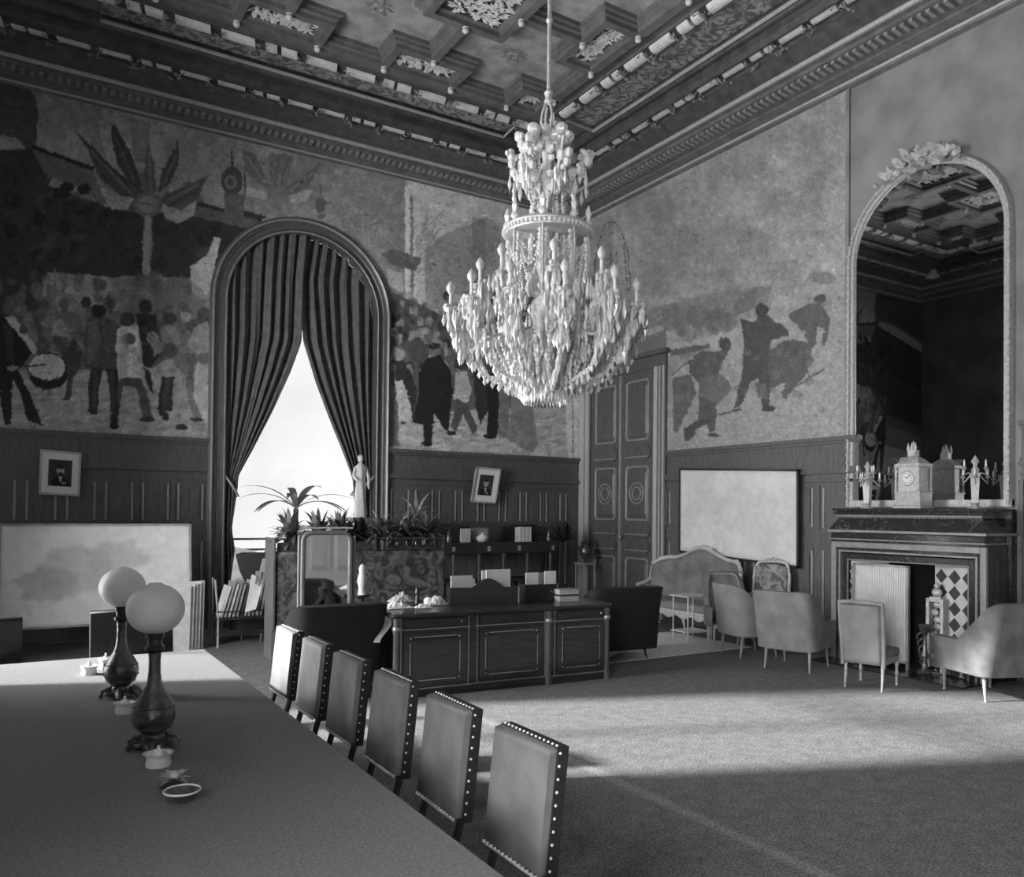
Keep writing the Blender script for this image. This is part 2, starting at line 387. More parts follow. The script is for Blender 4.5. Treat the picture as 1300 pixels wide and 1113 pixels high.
def arch_pts(c, r, sp, n=24): return [(c-r*math.cos(PI*i/n), sp+r*math.sin(PI*i/n)) for i in range(n+1)]
def wall(name, u0, u1, z1, fn, t, openings, m):
    b = MB(); cur = u0
    def q(ua, ub, za0, za1, zb0, zb1):                 # quads front and back
        b.add([fn(ua, za0, 0), fn(ub, zb0, 0), fn(ub, zb1, 0), fn(ua, za1, 0)], [(0, 1, 2, 3)])
        b.add([fn(ua, za0, t), fn(ub, zb0, t), fn(ub, zb1, t), fn(ua, za1, t)], [(3, 2, 1, 0)])
    for a, c, sill, sp in openings:
        q(cur, a, 0, z1, 0, z1); r = (c-a)/2; P = arch_pts((a+c)/2, r, sp)
        if sill > 0: q(a, c, 0, sill, 0, sill)
        for (ua, za), (ub, zb) in zip(P, P[1:]): q(ua, ub, za, z1, zb, z1)
        L = [(a, sill)]+P+[(c, sill)]
        for i in range(len(L)):
            (ua, za), (ub, zb) = L[i], L[(i+1) % len(L)]
            b.add([fn(ua, za, 0), fn(ub, zb, 0), fn(ub, zb, t), fn(ua, za, t)], [(0, 1, 2, 3)])
        cur = c
    q(cur, u1, 0, z1, 0, z1)
    for ua in (u0, u1): b.add([fn(ua, 0, 0), fn(ua, 0, t), fn(ua, z1, t), fn(ua, z1, 0)], [(0, 1, 2, 3)])
    b.add([fn(u0, z1, 0), fn(u1, z1, 0), fn(u1, z1, t), fn(u0, z1, t)], [(0, 1, 2, 3)])
    return struct(b.build(name, m, smooth=False))
SIDE = [(-1.3, 1.3, .4, 4.75), (7.1, 9.9, .35, 4.75)]  # tall arched windows of the left wall; the first is unseen, added for fill
wall('wall_back', X0-.6, X1+.3, 9, fb, .6, [(WX0, WX1, .3, WSP)], 'panel_wood')
wall('wall_right', Y0-.3, Y1, 9, fr, .3, [], 'plaster')
wall('wall_left', Y0-.3, Y1, 9, fl, .6, SIDE, 'wall_dim')
wall('wall_front', X0, X1, 9, ff, .3, [], 'plaster')
struct(MB().box(X0-.6, X1+.3, Y0-.3, Y1+.6, -.2, 0).build('floor', 'carpet', smooth=False))

# ---- dado panelling
def wainscot(name, fn, ranges, pitch=.5, zt=RAIL):
    b = MB(); g = MB()
    def bx(mb, ua, ub, za, zb, d, d0=0):
        mb.prism([(ua, za), (ub, za), (ub, zb), (ua, zb)], fn, -d0, -d)
    for a, c in ranges:
        bx(b, a, c, 0, zt, .03); bx(b, a, c, 0, .3, .07, .03); bx(b, a, c, .3, .36, .05, .03)
        bx(b, a, c, zt-.06, zt, .11, .03); bx(b, a, c, zt-.1, zt-.06, .07, .03)
        bx(b, a, c, 2.56, 2.62, .07, .03); bx(b, a, c, 2.52, 2.56, .1, .03); bx(b, a, c, 2.4, 2.44, .06, .03)
        bx(b, a, c, 1.5, 1.55, .06, .03); bx(b, a, c, 1.62, 1.66, .05, .03)
        n = max(1, int(round((c-a)/pitch))); p = (c-a)/n
        for k in range(n):
            u = a+p*(k+.5); h = p*.35
            for za, zb in ((.46, 1.4), (1.74, 2.32)):
                bx(b, u-h+.05, u+h-.05, za+.05, zb-.05, .05, .03)
                for s_ in (-1, 1):
                    bx(g, u+s_*h-.014, u+s_*h+.014, za, zb, .055, .03)
                bx(b, u-h, u+h, za-.012, za+.012, .05, .03); bx(b, u-h, u+h, zb-.012, zb+.012, .05, .03)
            bx(b, u+p/2-.03, u+p/2+.03, 1.7, 2.36, .05, .03)
    o = struct(b.build(name, 'panel_wood', smooth=False, recalc=False))
    g.build('panel_moulding', 'panel_light', o, smooth=False, recalc=False)  # upright edges paler than their wood: caught light painted in
    return o
wainscot('trim_1', fb, [(X0, 2.6), (5.68, X1)])
wainscot('trim_2', fr, [(Y0, 5.1), (7.3, 11.28)], .62)
wainscot('trim_3', fl, [(Y0, -1.5), (1.5, 6.9), (10.1, Y1)], .62)
wainscot('trim_4', ff, [(X0, X1)], .62)

# ---- arch of the back window
def arch_sweep(fn, c, sp, z0, prof, n=28, left=True, right=True):
    """prof: list of (radius, w). sweeps up the left jamb, round the arch and down the right jamb"""
    loops = []
    for r, w in prof:
        l = [fn(c-r, z0, w)]+[fn(c-r*math.cos(PI*i/n), sp+r*math.sin(PI*i/n), w) for i in range(n+1)]+[fn(c+r, z0, w)]
        loops.append(l)
    b = MB(); b.loft(loops, closed=False); return b
fw = arch_sweep(fb, WXC, WSP, 0, [(WR+.24, 0), (WR+.24, -.09), (WR+.2, -.12), (WR+.16, -.08), (WR+.12, -.08), (WR+.1, -.06), (WR+.04, -.06), (WR+.02, -.1), (WR-.03, -.1), (WR-.03, .12), (WR+.02, .12), (WR+.02, 0)])
o = struct(fw.build('trim_5', 'panel_wood', angle=30))
arch_sweep(fb, WXC, WSP, 0, [(WR+.21, -.118), (WR+.19, -.135), (WR+.17, -.118), (WR+.17, -.09), (WR+.21, -.1)]).build('moulding', 'panel_light', o)
arch_sweep(fb, WXC, WSP, 0, [(WR+.01, -.102), (WR-.005, -.118), (WR-.02, -.102), (WR-.02, -.095)]).build('moulding', 'panel_light', o)

# ---- windows
def window(name, fn, a, c, sill, sp, w, bars, m='panel_light', transom=True):
    r = (c-a)/2; k = (a+c)/2
    b = arch_sweep(fn, k, sp, sill, [(r, w-.04), (r, w+.04), (r-.07, w+.04), (r-.07, w-.04), (r, w-.04)])
    b.prism([(a, sill), (c, sill), (c, sill+.1), (a, sill+.1)], fn, w-.04, w+.04)
    for u in bars:
        h = math.sqrt(max(0, r*r-(u-k)**2)); b.prism([(u-.035, sill), (u+.035, sill), (u+.035, sp+h-.02), (u-.035, sp+h-.02)], fn, w-.03, w+.03)
    if transom: b.prism([(a, sp-.05), (c, sp-.05), (c, sp+.05), (a, sp+.05)], fn, w-.035, w+.035)
    o = struct(b.build(name, m, smooth=False))
    p = MB(); P = [(c-.05, sill+.08), ]+[(x, z) for x, z in reversed(arch_pts(k, r-.05, sp))]+[(a+.05, sill+.08)]
    p.prism(P, fn, w-.003, w+.003); p.build('pane', 'pane', o, smooth=False)
    return o
w1 = window('window_1', fb, WX0, WX1, .3, WSP, .5, [], 'stone', transom=False)
b = MB()
for z in (1.22, 1.4): b.prism([(WX0, z), (WX1, z), (WX1, z+.035), (WX0, z+.035)], fb, .42, .47)
b.build('guard_rail', 'panel_light', w1, smooth=False)
window('window_added_fill', fl, *SIDE[0], .45, [0], 'panel_light')  # unseen window beside the camera, added for general fill light
window('window_3', fl, *SIDE[1], .45, [8.5], 'panel_light')

# ---- door in the right wall, against the corner
door = MB()
for u0, u1, d in ((11.3, 11.62, .07), (13.6, 13.97, .07)):
    door.prism([(u0, 0), (u1, 0), (u1, 4.62), (u0, 4.62)], fr, 0, -d)
door.prism([(11.3, 4.62), (13.97, 4.62), (13.97, 4.84), (11.3, 4.84)], fr, 0, -.07)
door.prism([(11.24, 4.84), (13.99, 4.84), (13.99, 4.92), (11.24, 4.92)], fr, 0, -.14)
door = struct(door.build('door_1', 'door_wood', smooth=False, bevel=.006))
jb = MB()
for u0, u1 in ((11.32, 11.36), (11.42, 11.45), (11.5, 11.6)):
    jb.prism([(u0, 0), (u1, 0), (u1, 4.62), (u0, 4.62)], fr, -.07, -.095)
for u0, u1 in ((13.62, 13.74), (13.78, 13.95)):
    jb.prism([(u0, 0), (u1, 0), (u1, 4.62), (u0, 4.62)], fr, -.07, -.095)
jb.build('jamb_moulding', 'oak_pale', door, smooth=False)
def leafpanel(b, g, ua, ub, za, zb, oval=False):
    c = min(.05, (ub-ua)*.15)
    P = [(ua+c, za), (ub-c, za), (ub, za+c), (ub, zb-c), (ub-c, zb), (ua+c, zb), (ua, zb-c), (ua, za+c)]
    n = len(P); cu, cz = (ua+ub)/2, (za+zb)/2
    def sc_(k, w): return [fr(cu+(u-cu)*(1-k/(ub-ua)*2), cz+(z-cz)*(1-k/(zb-za)*2), w) for u, z in P]
    g.loft([sc_(0, -.03), sc_(0, -.055), sc_(.018, -.065), sc_(.036, -.045), sc_(.036, -.03)])
    b.loft([sc_(.07, -.03), sc_(.1, -.05)], cap=(False, True))
    if oval:
        for k, rr in ((1, 1), (.6, .6)):
            g.tube([fr(cu+(ub-ua)*.3*k*math.cos(t*PI/10), cz+.2*k*math.sin(t*PI/10), -.055) for t in range(20)], .014, 6, closed=True)
for a, c in ((11.62, 12.61), (12.61, 13.6)):
    b = MB(); g = MB(); b.prism([(a, .02), (c, .02), (c, 4.62), (a, 4.62)], fr, 0, -.03)
    m_ = (a+c)/2; h = .34
    for za, zb, ov in ((3.3, 4.45, 0), (2.95, 3.2, 0), (1.78, 2.82, 1), (1.48, 1.7, 0), (1.18, 1.4, 0), (.2, 1.08, 0)):
        if zb-za > .5: leafpanel(b, g, m_-h, m_+h, za, zb, ov)
        else:
            b.prism([(m_-h-.05, za+.06), (m_-h+.05, za-.02), (m_+h-.05, za-.02), (m_+h+.05, za+.06), (m_+h+.05, zb-.06), (m_+h-.05, zb+.02), (m_-h+.05, zb+.02), (m_-h-.05, zb-.06)], fr, -.03, -.06)
            g.prism([(m_-h, za+.03), (m_+h, za+.03), (m_+h, za+.05), (m_-h, za+.05)], fr, -.06, -.07)
    lf = b.build('door_leaf', 'door_wood', door, smooth=False)
    g.build('leaf_moulding', 'panel_light', lf, angle=30)
    if a < 12: MB().ball(fr(12.55, 1.45, -.1), .04, 10, 8).build('door_knob', 'brass', lf)
MB().prism([(12.585, .1), (12.635, .1), (12.635, 4.6), (12.585, 4.6)], fr, -.03, -.075).build('astragal', 'panel_light', door, smooth=False)

# ------------------------------------------------------------------ ceiling and cornice
def rect(dx, dy, z): return [(X0+dx, Y0+dy, z), (X1-dx, Y0+dy, z), (X1-dx, Y1-dy, z), (X0+dx, Y1-dy, z)]
def rings(prof, close=False):
    b = MB(); L = [rect(dx, dy, EYE+B) for dx, dy, B in prof]
    if close: L.append(L[0])
    return b.loft(L)
FX, FY = 2.85, 2.6                                     # coffered field insets
ceil = MB()
ceil.loft([rect(0, 0, 9), rect(FX, FY, 9)])
ceil = MB(); ceil.box(X0, X1, Y0, Y1, 8.98, 9.1)
# flat border between the long panels and the field
for prof in ([(1.66, 1.56, 6.7), (2.28, 2.0, 6.7)], [(2.58, 2.32, 6.57), (2.58, 2.32, 6.62), (2.7, 2.44, 6.62), (2.7, 2.44, 6.66), (2.76, 2.5, 6.66), (2.76, 2.5, 6.55), (FX, FY, 6.55)]):
    ceil.loft([rect(dx, dy, EYE+B) for dx, dy, B in prof])
ceiling = struct(ceil.build('ceiling', 'ceil_beam', smooth=False))
cor = rings([(0, 0, 6.08), (.08, .05, 6.1), (.1, .06, 6.14), (.3, .18, 6.17), (.3, .18, 6.2), (.66, .4, 6.23), (.66, .4, 6.28), (.78, .48, 6.29), (.78, .48, 6.33)])
tr = struct(cor.build('trim_6', 'ceil_mid', smooth=False))
rings([(.8, .5, 6.33), (.92, .62, 6.36), (1.0, .74, 6.42), (1.1, .86, 6.44), (1.1, .86, 6.47), (1.14, .9, 6.47)]).build('cove', 'cove', tr)
rings([(.09, .055, 6.125), (.12, .075, 6.11), (.14, .085, 6.14)]).build('fillet', 'fillet', tr)
rings([(.75, .46, 6.275), (.79, .48, 6.275), (.81, .5, 6.31), (.8, .495, 6.335)]).build('fillet', 'fillet', tr)
rings([(1.38, 1.15, 6.5), (1.38, 1.15, 6.42), (1.44, 1.25, 6.4), (1.5, 1.36, 6.46), (1.5, 1.36, 6.57)]).build('soffit_moulding', 'ceil_dark', tr)
rings([(1.14, .9, 6.47), (1.14, .9, 6.5), (1.38, 1.15, 6.5)]).build('garland_bed', 'ceil_dark', tr)
rings([(2.28, 2.0, 6.7), (2.28, 2.0, 6.6), (2.58, 2.32, 6.57)]).build('garland_bed', 'ceil_dark', ceiling)
rings([(1.5, 1.36, 6.6), (1.53, 1.4, 6.55), (1.59, 1.48, 6.55), (1.62, 1.52, 6.6), (1.62, 1.52, 6.7), (1.66, 1.56, 6.7)]).build('soffit_moulding', 'ceil_dark', tr)
den = MB()
def along(side, dx, dy):                               # yields a mapper (t -> point, direction) along one side of the room
    if side == 'b': return (X0+dx, X1-dx, lambda u, o, z: (u, Y1-dy-o, z))
    if side == 'f': return (X0+dx, X1-dx, lambda u, o, z: (u, Y0+dy+o, z))
    if side == 'r': return (Y0+dy, Y1-dy, lambda u, o, z: (X1-dx-o, u, z))
    return (Y0+dy, Y1-dy, lambda u, o, z: (X0+dx+o, u, z))
for sd in 'bfrl':
    a, c, fn = along(sd, .3, .18); wd = .32 if sd in 'rl' else .2; w0 = .16 if sd in 'rl' else .09; n = int((c-a)/.115)
    for k in range(n):
        u = a+(c-a)*(k+.5)/n
        den.add([fn(u+du, o, EYE+z) for du in (-.026, .026) for o, z in ((w0, 6.225), (wd, 6.23), (wd, 6.19), (w0, 6.175))], [(0, 1, 2, 3), (7, 6, 5, 4), (0, 4, 5, 1), (1, 5, 6, 2), (2, 6, 7, 3), (3, 7, 4, 0)])
den.build('dentil_course', 'leaf_gilt', tr, smooth=False)
def garland(dx, dy, B, w, step, parent):
    gm = MB(); lm = MB()
    for sd in 'bfrl':
        a, c, fn = along(sd, dx, dy); n = int((c-a)/step)
        for k in range(n):
            u0 = a+(c-a)*k/n+step*.13; u1 = a+(c-a)*(k+1)/n-step*.13
            if k % 3 == 1:                              # ribbon break: two slanted ends
                um = (u0+u1)/2; spans = ((u0, um-.06), (um+.0, u1))
            else: spans = ((u0, u1),)
            for p, q in spans:
                L = []
                for uu, dd in ((p, .02), (q, .02)):
                    L.append([fn(uu+(w*.25*math.sin(PI*h_/6)-.02)*(1 if uu == q else -1)*0+.03*math.cos(PI*h_/6), -w*.5*math.cos(PI*h_/6), EYE+B-.06*math.sin(PI*h_/6)) for h_ in range(7)])
                gm.loft(L, closed=False); gm.add(L[0], [tuple(range(7))]); gm.add(L[1], [tuple(reversed(range(7)))])
            for j in range(10):
                uu = a+(c-a)*k/n+random.uniform(-.09, .09); oo = random.uniform(-w*.75, w*.75); an = random.uniform(0, PI); r = random.uniform(.035, .07); z = EYE+B-.06-random.random()*.05
                dxu, dxo = math.cos(an)*r, math.sin(an)*r
                lm.add([fn(uu-dxu, oo-dxo, z+.02), fn(uu-dxo*.4, oo+dxu*.4, z-.03), fn(uu+dxu, oo+dxo, z), fn(uu+dxo*.4, oo-dxu*.4, z-.03)], [(0, 1, 2, 3)])
    gm.build('garland', 'garland', parent, smooth=False); lm.build('leaf_clasps', 'leaf_gilt', parent, smooth=False, recalc=False)
garland(1.25, 1.0, 6.5, .19, .52, tr)
garland(2.45, 2.18, 6.585, .22, .56, ceiling)
# long painted panels of the border and the bead that frames them
arb = MB(); bd = MB()
def strip(sd, u0, u1, da, db):                         # panel between insets da..db from the wall
    fn = {'b': lambda u, o, z: (u, Y1-o, z), 'f': lambda u, o, z: (u, Y0+o, z), 'r': lambda u, o, z: (X1-o, u, z), 'l': lambda u, o, z: (X0+o, u, z)}[sd]
    z = EYE+6.68
    arb.add([fn(u0, da, z), fn(u1, da, z), fn(u1, db, z), fn(u0, db, z)], [(0, 1, 2, 3)])
    bd.tube([fn(u0, da, z-.09), fn(u1, da, z-.09), fn(u1, db, z-.04), fn(u0, db, z-.04)], .028, 6, closed=True)
for sd in 'bf': strip(sd, X0+FX, X1-FX, 1.56, 2.0)
for sd in 'rl':
    for u0, u1 in ((Y0+FY, 6.0), (6.3, Y1-FY)): strip(sd, u0, u1, 1.66, 2.26)
arb.build('painted_panel', 'arab', ceiling, smooth=False, recalc=False); bd.build('bead', 'fillet', ceiling)
# shells in the corners
for sx, sy in ((1, 1), (0, 1), (1, 0), (0, 0)):
    cx = X1-1.6 if sx else X0+1.6; cy = Y1-1.35 if sy else Y0+1.35; b = MB()
    for k in range(9):
        a = k/8*PI-.4; b.leaf((cx, cy, EYE+6.45), (math.cos(a)*(1 if sx else -1)*.8, math.sin(a)*(1 if sy else -1), -.5), .26, .1, .6)
    b.ball((cx, cy, EYE+6.42), .09, 8, 6); b.build('corner_shell', 'garland', ceiling)
# coffers
CELL = 2.1; ncx, ncy = 3, 5; ZF = EYE+6.55
def offset_poly(P, d):                                 # inward offset of a counter-clockwise rectilinear polygon
    n = len(P); R = []
    for i in range(n):
        (ax, ay), (bx, by), (cx, cy) = P[i-1], P[i], P[(i+1) % n]
        d1 = (np.sign(bx-ax), np.sign(by-ay)); d2 = (np.sign(cx-bx), np.sign(cy-by))
        R.append((bx-d1[1]*d-d2[1]*d, by+d1[0]*d+d2[0]*d))
    return R
beams = MB(); steps = MB(); top = MB()
def coffer(P, prof, capmb):
    loops = [[(x, y, ZF+z) for x, y in offset_poly(P, d)] for d, z in prof]
    k = len([1 for d, z in prof if z <= .001])
    beams.loft(loops[:2]); steps.loft(loops[1:]); capmb.add(loops[-1], [tuple(range(len(P)))])
fol = MB(); ros = MB(); fx0, fy1 = X1-FX, Y1-FY
hs, ha = .55, .5
for i in range(ncx):
    for j in range(ncy):
        cx, cy = fx0-CELL*(i+.5), fy1-CELL*(j+.5); h = CELL/2
        P = [(-ha, -h), (ha, -h), (ha, -ha), (h, -ha), (h, ha), (ha, ha), (ha, h), (-ha, h), (-ha, ha), (-h, ha), (-h, -ha), (-ha, -ha)]
        coffer([(cx+x, cy+y) for x, y in P], [(0, 0), (.06, 0), (.06, .06), (.1, .075), (.1, .12), (.14, .13), (.14, .19)], top)
        ros.lathe([(.1, 0), (.1, -.015), (.06, -.03), (.05, -.01)], (cx, cy, ZF+.19), 12)
        for k in range(8): ros.leaf((cx, cy, ZF+.175), (math.cos(k*PI/4), math.sin(k*PI/4), 0), .2, .08, .05, 3)
for i in range(ncx+1):
    for j in range(ncy+1):
        cx, cy = fx0-CELL*i, fy1-CELL*j
        xa, xb = max(cx-hs, X0+FX), min(cx+hs, fx0); ya, yb = max(cy-hs, Y0+FY), min(cy+hs, fy1)
        coffer([(xa, ya), (xb, ya), (xb, yb), (xa, yb)], [(0, 0), (.055, 0), (.055, .06), (.11, .08), (.11, .13)], steps)
        for q in range(int(260*(xb-xa)*(yb-ya))):
            px, py = random.uniform(xa+.16, xb-.16), random.uniform(ya+.16, yb-.16); a = random.uniform(0, 6.3)
            fol.leaf((px, py, ZF+.1), (math.cos(a), math.sin(a), -.5), random.uniform(.08, .14), .05, -.5, 2)
ceiling_beams = beams.build('coffer_beam', 'ceil_beam', ceiling, smooth=False)
steps.build('coffer_moulding', 'ceil_mid', ceiling, smooth=False); top.build('coffer_panel', 'coffer', ceiling, smooth=False, recalc=False)
fol.build('coffer_foliage', 'garland', ceiling, smooth=False, recalc=False); ros.build('coffer_rosette', 'leaf_gilt', ceiling, recalc=False)
bo = MB().lathe([(.045, 0), (.03, -.008), (.042, -.025), (.046, -.04), (.038, -.062), (.02, -.075), (.0, -.078)], (0, 0, 0), 10).build('boss', 'garland', ceiling)
pts = []
for i in range(ncx+1):
    for j in range(ncy+1):
        cx, cy = fx0-CELL*i, fy1-CELL*j
        for ddx, ddy in ((hs, 0), (-hs, 0), (0, hs), (0, -hs)):
            x, y = cx+ddx, cy+ddy
            if X0+FX-.01 <= x <= fx0+.01 and Y0+FY-.01 <= y <= fy1+.01: pts.append((x, y))
for k, (x, y) in enumerate(pts):
    o = bo if k == 0 else bo.copy()
    if k: COL.objects.link(o); o.parent = ceiling
    o.location = (x, y, ZF)
# ------------------------------------------------------------------ painted canvases on the walls
def lin(g): return (g/255.0)**2.2
# ---- street festival on the back wall, drawn in the grey tones of the paint
cv = Canvas(-30, 90, 760, 600, 112, 2)
I = cv.crop(0, 0, 1)
I.poly([(500, 200), (760, 260), (760, 600), (490, 600)], 150)
I.noise(.12, 14); I.noise(.07, 40)
I.poly([(-30, 90), (30, 100), (48, 130), (46, 205), (20, 175), (-30, 165)], 48, .8)
I.poly([(100, 130), (130, 135), (128, 170), (150, 260), (130, 240)], 90, .6)
I.poly([(165, 150), (190, 155), (190, 210), (170, 205)], 84, .6)
I.poly([(-30, 190), (40, 190), (75, 215), (60, 235), (135, 262), (160, 268), (240, 270), (292, 262), (340, 275), (300, 300), (270, 345), (240, 352), (160, 350), (150, 352), (60, 345), (40, 420), (0, 420), (-30, 420)], 42, .92)
for k in range(60): I.ell(random.uniform(-20, 280), random.uniform(225, 345), random.uniform(4, 12), random.uniform(5, 16), random.choice([28, 36, 60, 74, 50]), .5, random.random()*3)
# awning
I.poly([(40, 188), (118, 216), (140, 262), (112, 246), (98, 236), (84, 242), (76, 224), (60, 228)], 82); I.line([(40, 186), (118, 214)], 5, 40)
for x, y in ((84, 238), (107, 240)): I.ell(x, y, 9, 7, 38)
I.poly([(248, 258), (330, 275), (322, 292), (246, 275)], 78); I.line([(248, 258), (330, 277)], 4, 46)
# trophy of flags on a pole
F_ = cv.crop(0, 76, 2.047)
def flag(P, g, streaks=()):
    F_.poly(P, g)
    for (a, b_, gg) in streaks: F_.line([a, b_], 5, gg, .7)
I.poly([(170, 190), (205, 190), (204, 255), (172, 255)], 128, .5)
flag([(190, 178), (225, 212), (300, 285), (375, 345), (355, 378), (290, 335), (250, 292), (228, 235)], 62, (((235, 235), (345, 350), 92), ((222, 215), (330, 318), 40)))
flag([(290, 165), (308, 182), (335, 230), (362, 300), (368, 344), (345, 328), (308, 278), (292, 220)], 56, (((300, 200), (352, 322), 84),))
flag([(385, 212), (402, 275), (408, 342), (386, 350), (372, 300)], 76, (((388, 240), (392, 340), 100),))
flag([(465, 203), (463, 268), (442, 320), (408, 348), (424, 285)], 62, (((455, 250), (420, 335), 90),))
flag([(542, 298), (516, 356), (470, 392), (412, 368), (430, 345), (480, 330)], 70, (((520, 325), (430, 366), 100), ((505, 345), (440, 380), 50)))
F_.poly([(262, 330), (300, 352), (348, 358), (334, 386), (292, 390), (268, 358)], 122); F_.poly([(418, 372), (470, 396), (512, 362), (503, 404), (468, 426), (430, 414)], 126)
F_.line([(275, 345), (330, 372)], 3, 92); F_.line([(430, 395), (495, 392)], 3, 96); F_.ell(384, 376, 38, 34, 84); F_.ell(384, 376, 26, 22, 104); F_.line([(362, 372), (406, 378)], 3, 74)
F_.poly([(374, 408), (396, 408), (393, 560), (370, 560)], 116); F_.line([(392, 410), (390, 556)], 3, 84); F_.poly([(345, 560), (420, 556), (430, 600), (336, 600)], 90)
# lantern and second drapery over the window
F_.line([(604, 235), (604, 280)], 4, 52); F_.ell(603, 315, 28, 38, 60); F_.ell(600, 318, 16, 18, 88); F_.ell(600, 318, 8, 9, 60); F_.poly([(585, 345), (636, 350), (632, 405), (584, 395)], 78); F_.line([(636, 280), (638, 350)], 4, 56)
flag([(628, 232), (662, 246), (690, 300), (702, 334), (668, 322), (640, 290)], 84, (((640, 250), (690, 322), 110),))
flag([(700, 240), (762, 250), (742, 345), (700, 335)], 90, (((725, 250), (715, 335), 70), ((748, 255), (730, 335), 70)))
flag([(832, 268), (802, 332), (750, 352), (742, 332), (790, 300)], 82, (((815, 290), (755, 342), 108),))
F_.poly([(640, 330), (700, 345), (690, 365), (640, 350)], 132); F_.poly([(750, 350), (812, 335), (790, 372), (752, 372)], 128); F_.ell(722, 350, 30, 18, 96)
F_.line([(833, 320), (833, 355)], 3, 70); F_.ell(833, 378, 15, 20, 78); F_.poly([(820, 400), (850, 400), (842, 412), (828, 412)], 84)
F_.poly([(860, 300), (1040, 330), (1050, 500), (980, 500), (900, 420)], 104, .5)
for k in range(9): F_.line([(960, 500), (905+k*17, 430-abs(4-k)*4)], 4, 126, .6)
I = cv.crop(0, 0, 1)
# crowd in shade and figure in white
for k in range(70): I.ell(random.uniform(-20, 262), random.uniform(352, 400), random.uniform(4, 9), random.uniform(5, 12), random.choice([48, 62, 80, 94, 70]), .6)
I.poly([(242, 338), (262, 325), (272, 300), (280, 303), (272, 345), (262, 382), (244, 372)], 150); I.ell(254, 320, 6, 7, 60); I.poly([(140, 352), (236, 350), (262, 372), (262, 400), (150, 400)], 84, .5)
I.poly([(-30, 395), (265, 395), (265, 470), (-30, 470)], 74, .75)
for k in range(90): I.ell(random.uniform(-20, 262), random.uniform(398, 455), random.uniform(4, 10), random.uniform(6, 16), random.choice([44, 58, 70, 92, 110, 84]), .55)
# paving
I.poly([(-30, 470), (70, 476), (265, 462), (265, 600), (-30, 600)], 122)
for k in range(150): I.ell(random.uniform(-20, 262), random.uniform(480, 556), random.uniform(3, 12), 2.2, random.choice([96, 140, 108, 146]), .55)
Z = cv.crop(0, 340, 4.28)
# drummer
Z.poly([(-30, 260), (40, 250), (110, 330), (190, 430), (130, 520), (100, 560), (170, 700), (230, 850), (150, 830), (110, 680), (70, 600), (60, 850), (20, 850), (-30, 500)], 36)
Z.ell(60, 215, 45, 50, 70); Z.ell(115, 225, 35, 38, 80); Z.poly([(25, 270), (75, 258), (205, 440), (185, 470)], 150); Z.ell(125, 335, 24, 24, 60)
Z.ell(265, 560, 115, 100, 36); Z.ell(258, 540, 100, 72, 150); Z.ell(258, 540, 86, 60, 142); Z.line([(130, 535), (240, 525)], 9, 40); Z.ell(70, 545, 30, 16, 110)
Z.poly([(290, 290), (340, 280), (380, 380), (280, 370)], 120, .8); Z.line([(297, 0), (290, 290)], 12, 100); Z.poly([(360, 450), (400, 380), (450, 460), (440, 540), (400, 600), (380, 720), (350, 720), (370, 600)], 58)
# man with raised arm
Z.poly([(345, 150), (375, 135), (480, 240), (500, 290), (470, 330), (420, 250)], 96); Z.ell(375, 120, 28, 22, 130)
Z.poly([(470, 280), (530, 250), (640, 300), (720, 380), (715, 420), (650, 400), (640, 560), (530, 560), (455, 540)], 64); Z.ell(535, 232, 40, 36, 34); Z.ell(468, 190, 28, 30, 46)
Z.poly([(500, 540), (560, 545), (540, 640), (530, 780), (480, 785), (480, 640)], 44); Z.poly([(575, 550), (640, 550), (650, 760), (640, 860), (600, 860), (600, 700)], 40); Z.ell(620, 860, 28, 16, 34); Z.ell(510, 785, 26, 13, 40)
# man in a white coat
Z.poly([(640, 330), (720, 280), (765, 330), (780, 600), (640, 605), (630, 420)], 152); Z.ell(690, 280, 42, 40, 50); Z.ell(700, 385, 38, 34, 70); Z.poly([(650, 600), (760, 600), (800, 680), (835, 830), (780, 830), (740, 650), (670, 640), (650, 760), (630, 700)], 66); Z.ell(800, 825, 42, 14, 46)
# woman, mother and children
Z.poly([(740, 250), (850, 250), (880, 460), (820, 540), (830, 690), (800, 640), (780, 500)], 38); Z.ell(790, 210, 36, 40, 44); Z.ell(830, 380, 34, 34, 110); Z.poly([(800, 350), (850, 350), (890, 450), (840, 480)], 96)
Z.poly([(870, 320), (960, 300), (1010, 400), (1000, 480), (1030, 600), (1100, 800), (1060, 825), (990, 640), (930, 520), (880, 430)], 92); Z.ell(925, 275, 38, 34, 48)
Z.poly([(780, 530), (830, 545), (890, 500), (950, 500), (955, 590), (880, 590), (830, 580)], 118); Z.ell(925, 450, 42, 42, 62); Z.poly([(880, 590), (950, 590), (930, 780), (860, 770), (865, 680)], 44); Z.poly([(860, 760), (915, 790), (910, 830), (870, 820)], 40)
Z.poly([(960, 540), (1010, 590), (1020, 760), (980, 790), (1020, 870), (960, 870), (970, 800), (940, 740), (950, 620)], 118); Z.ell(985, 865, 36, 15, 44); Z.ell(1070, 822, 40, 12, 52)
Z.poly([(1060, 320), (1130, 280), (1140, 460), (1060, 460), (1010, 420)], 116); Z.ell(1110, 250, 26, 32, 70); Z.ell(1010, 265, 30, 30, 118); Z.poly([(1010, 460), (1060, 470), (1050, 660), (1020, 560)], 74); Z.poly([(1075, 500), (1130, 560), (1135, 900), (1050, 700)], 138)
Z.poly([(480, 300), (540, 280), (545, 400), (500, 520), (470, 520)], 82, .7); Z.line([(535, 290), (560, 380), (550, 540)], 8, 46, .7); Z.poly([(650, 340), (690, 320), (690, 590), (645, 595)], 120, .6); Z.line([(760, 360), (770, 590)], 8, 100, .7)
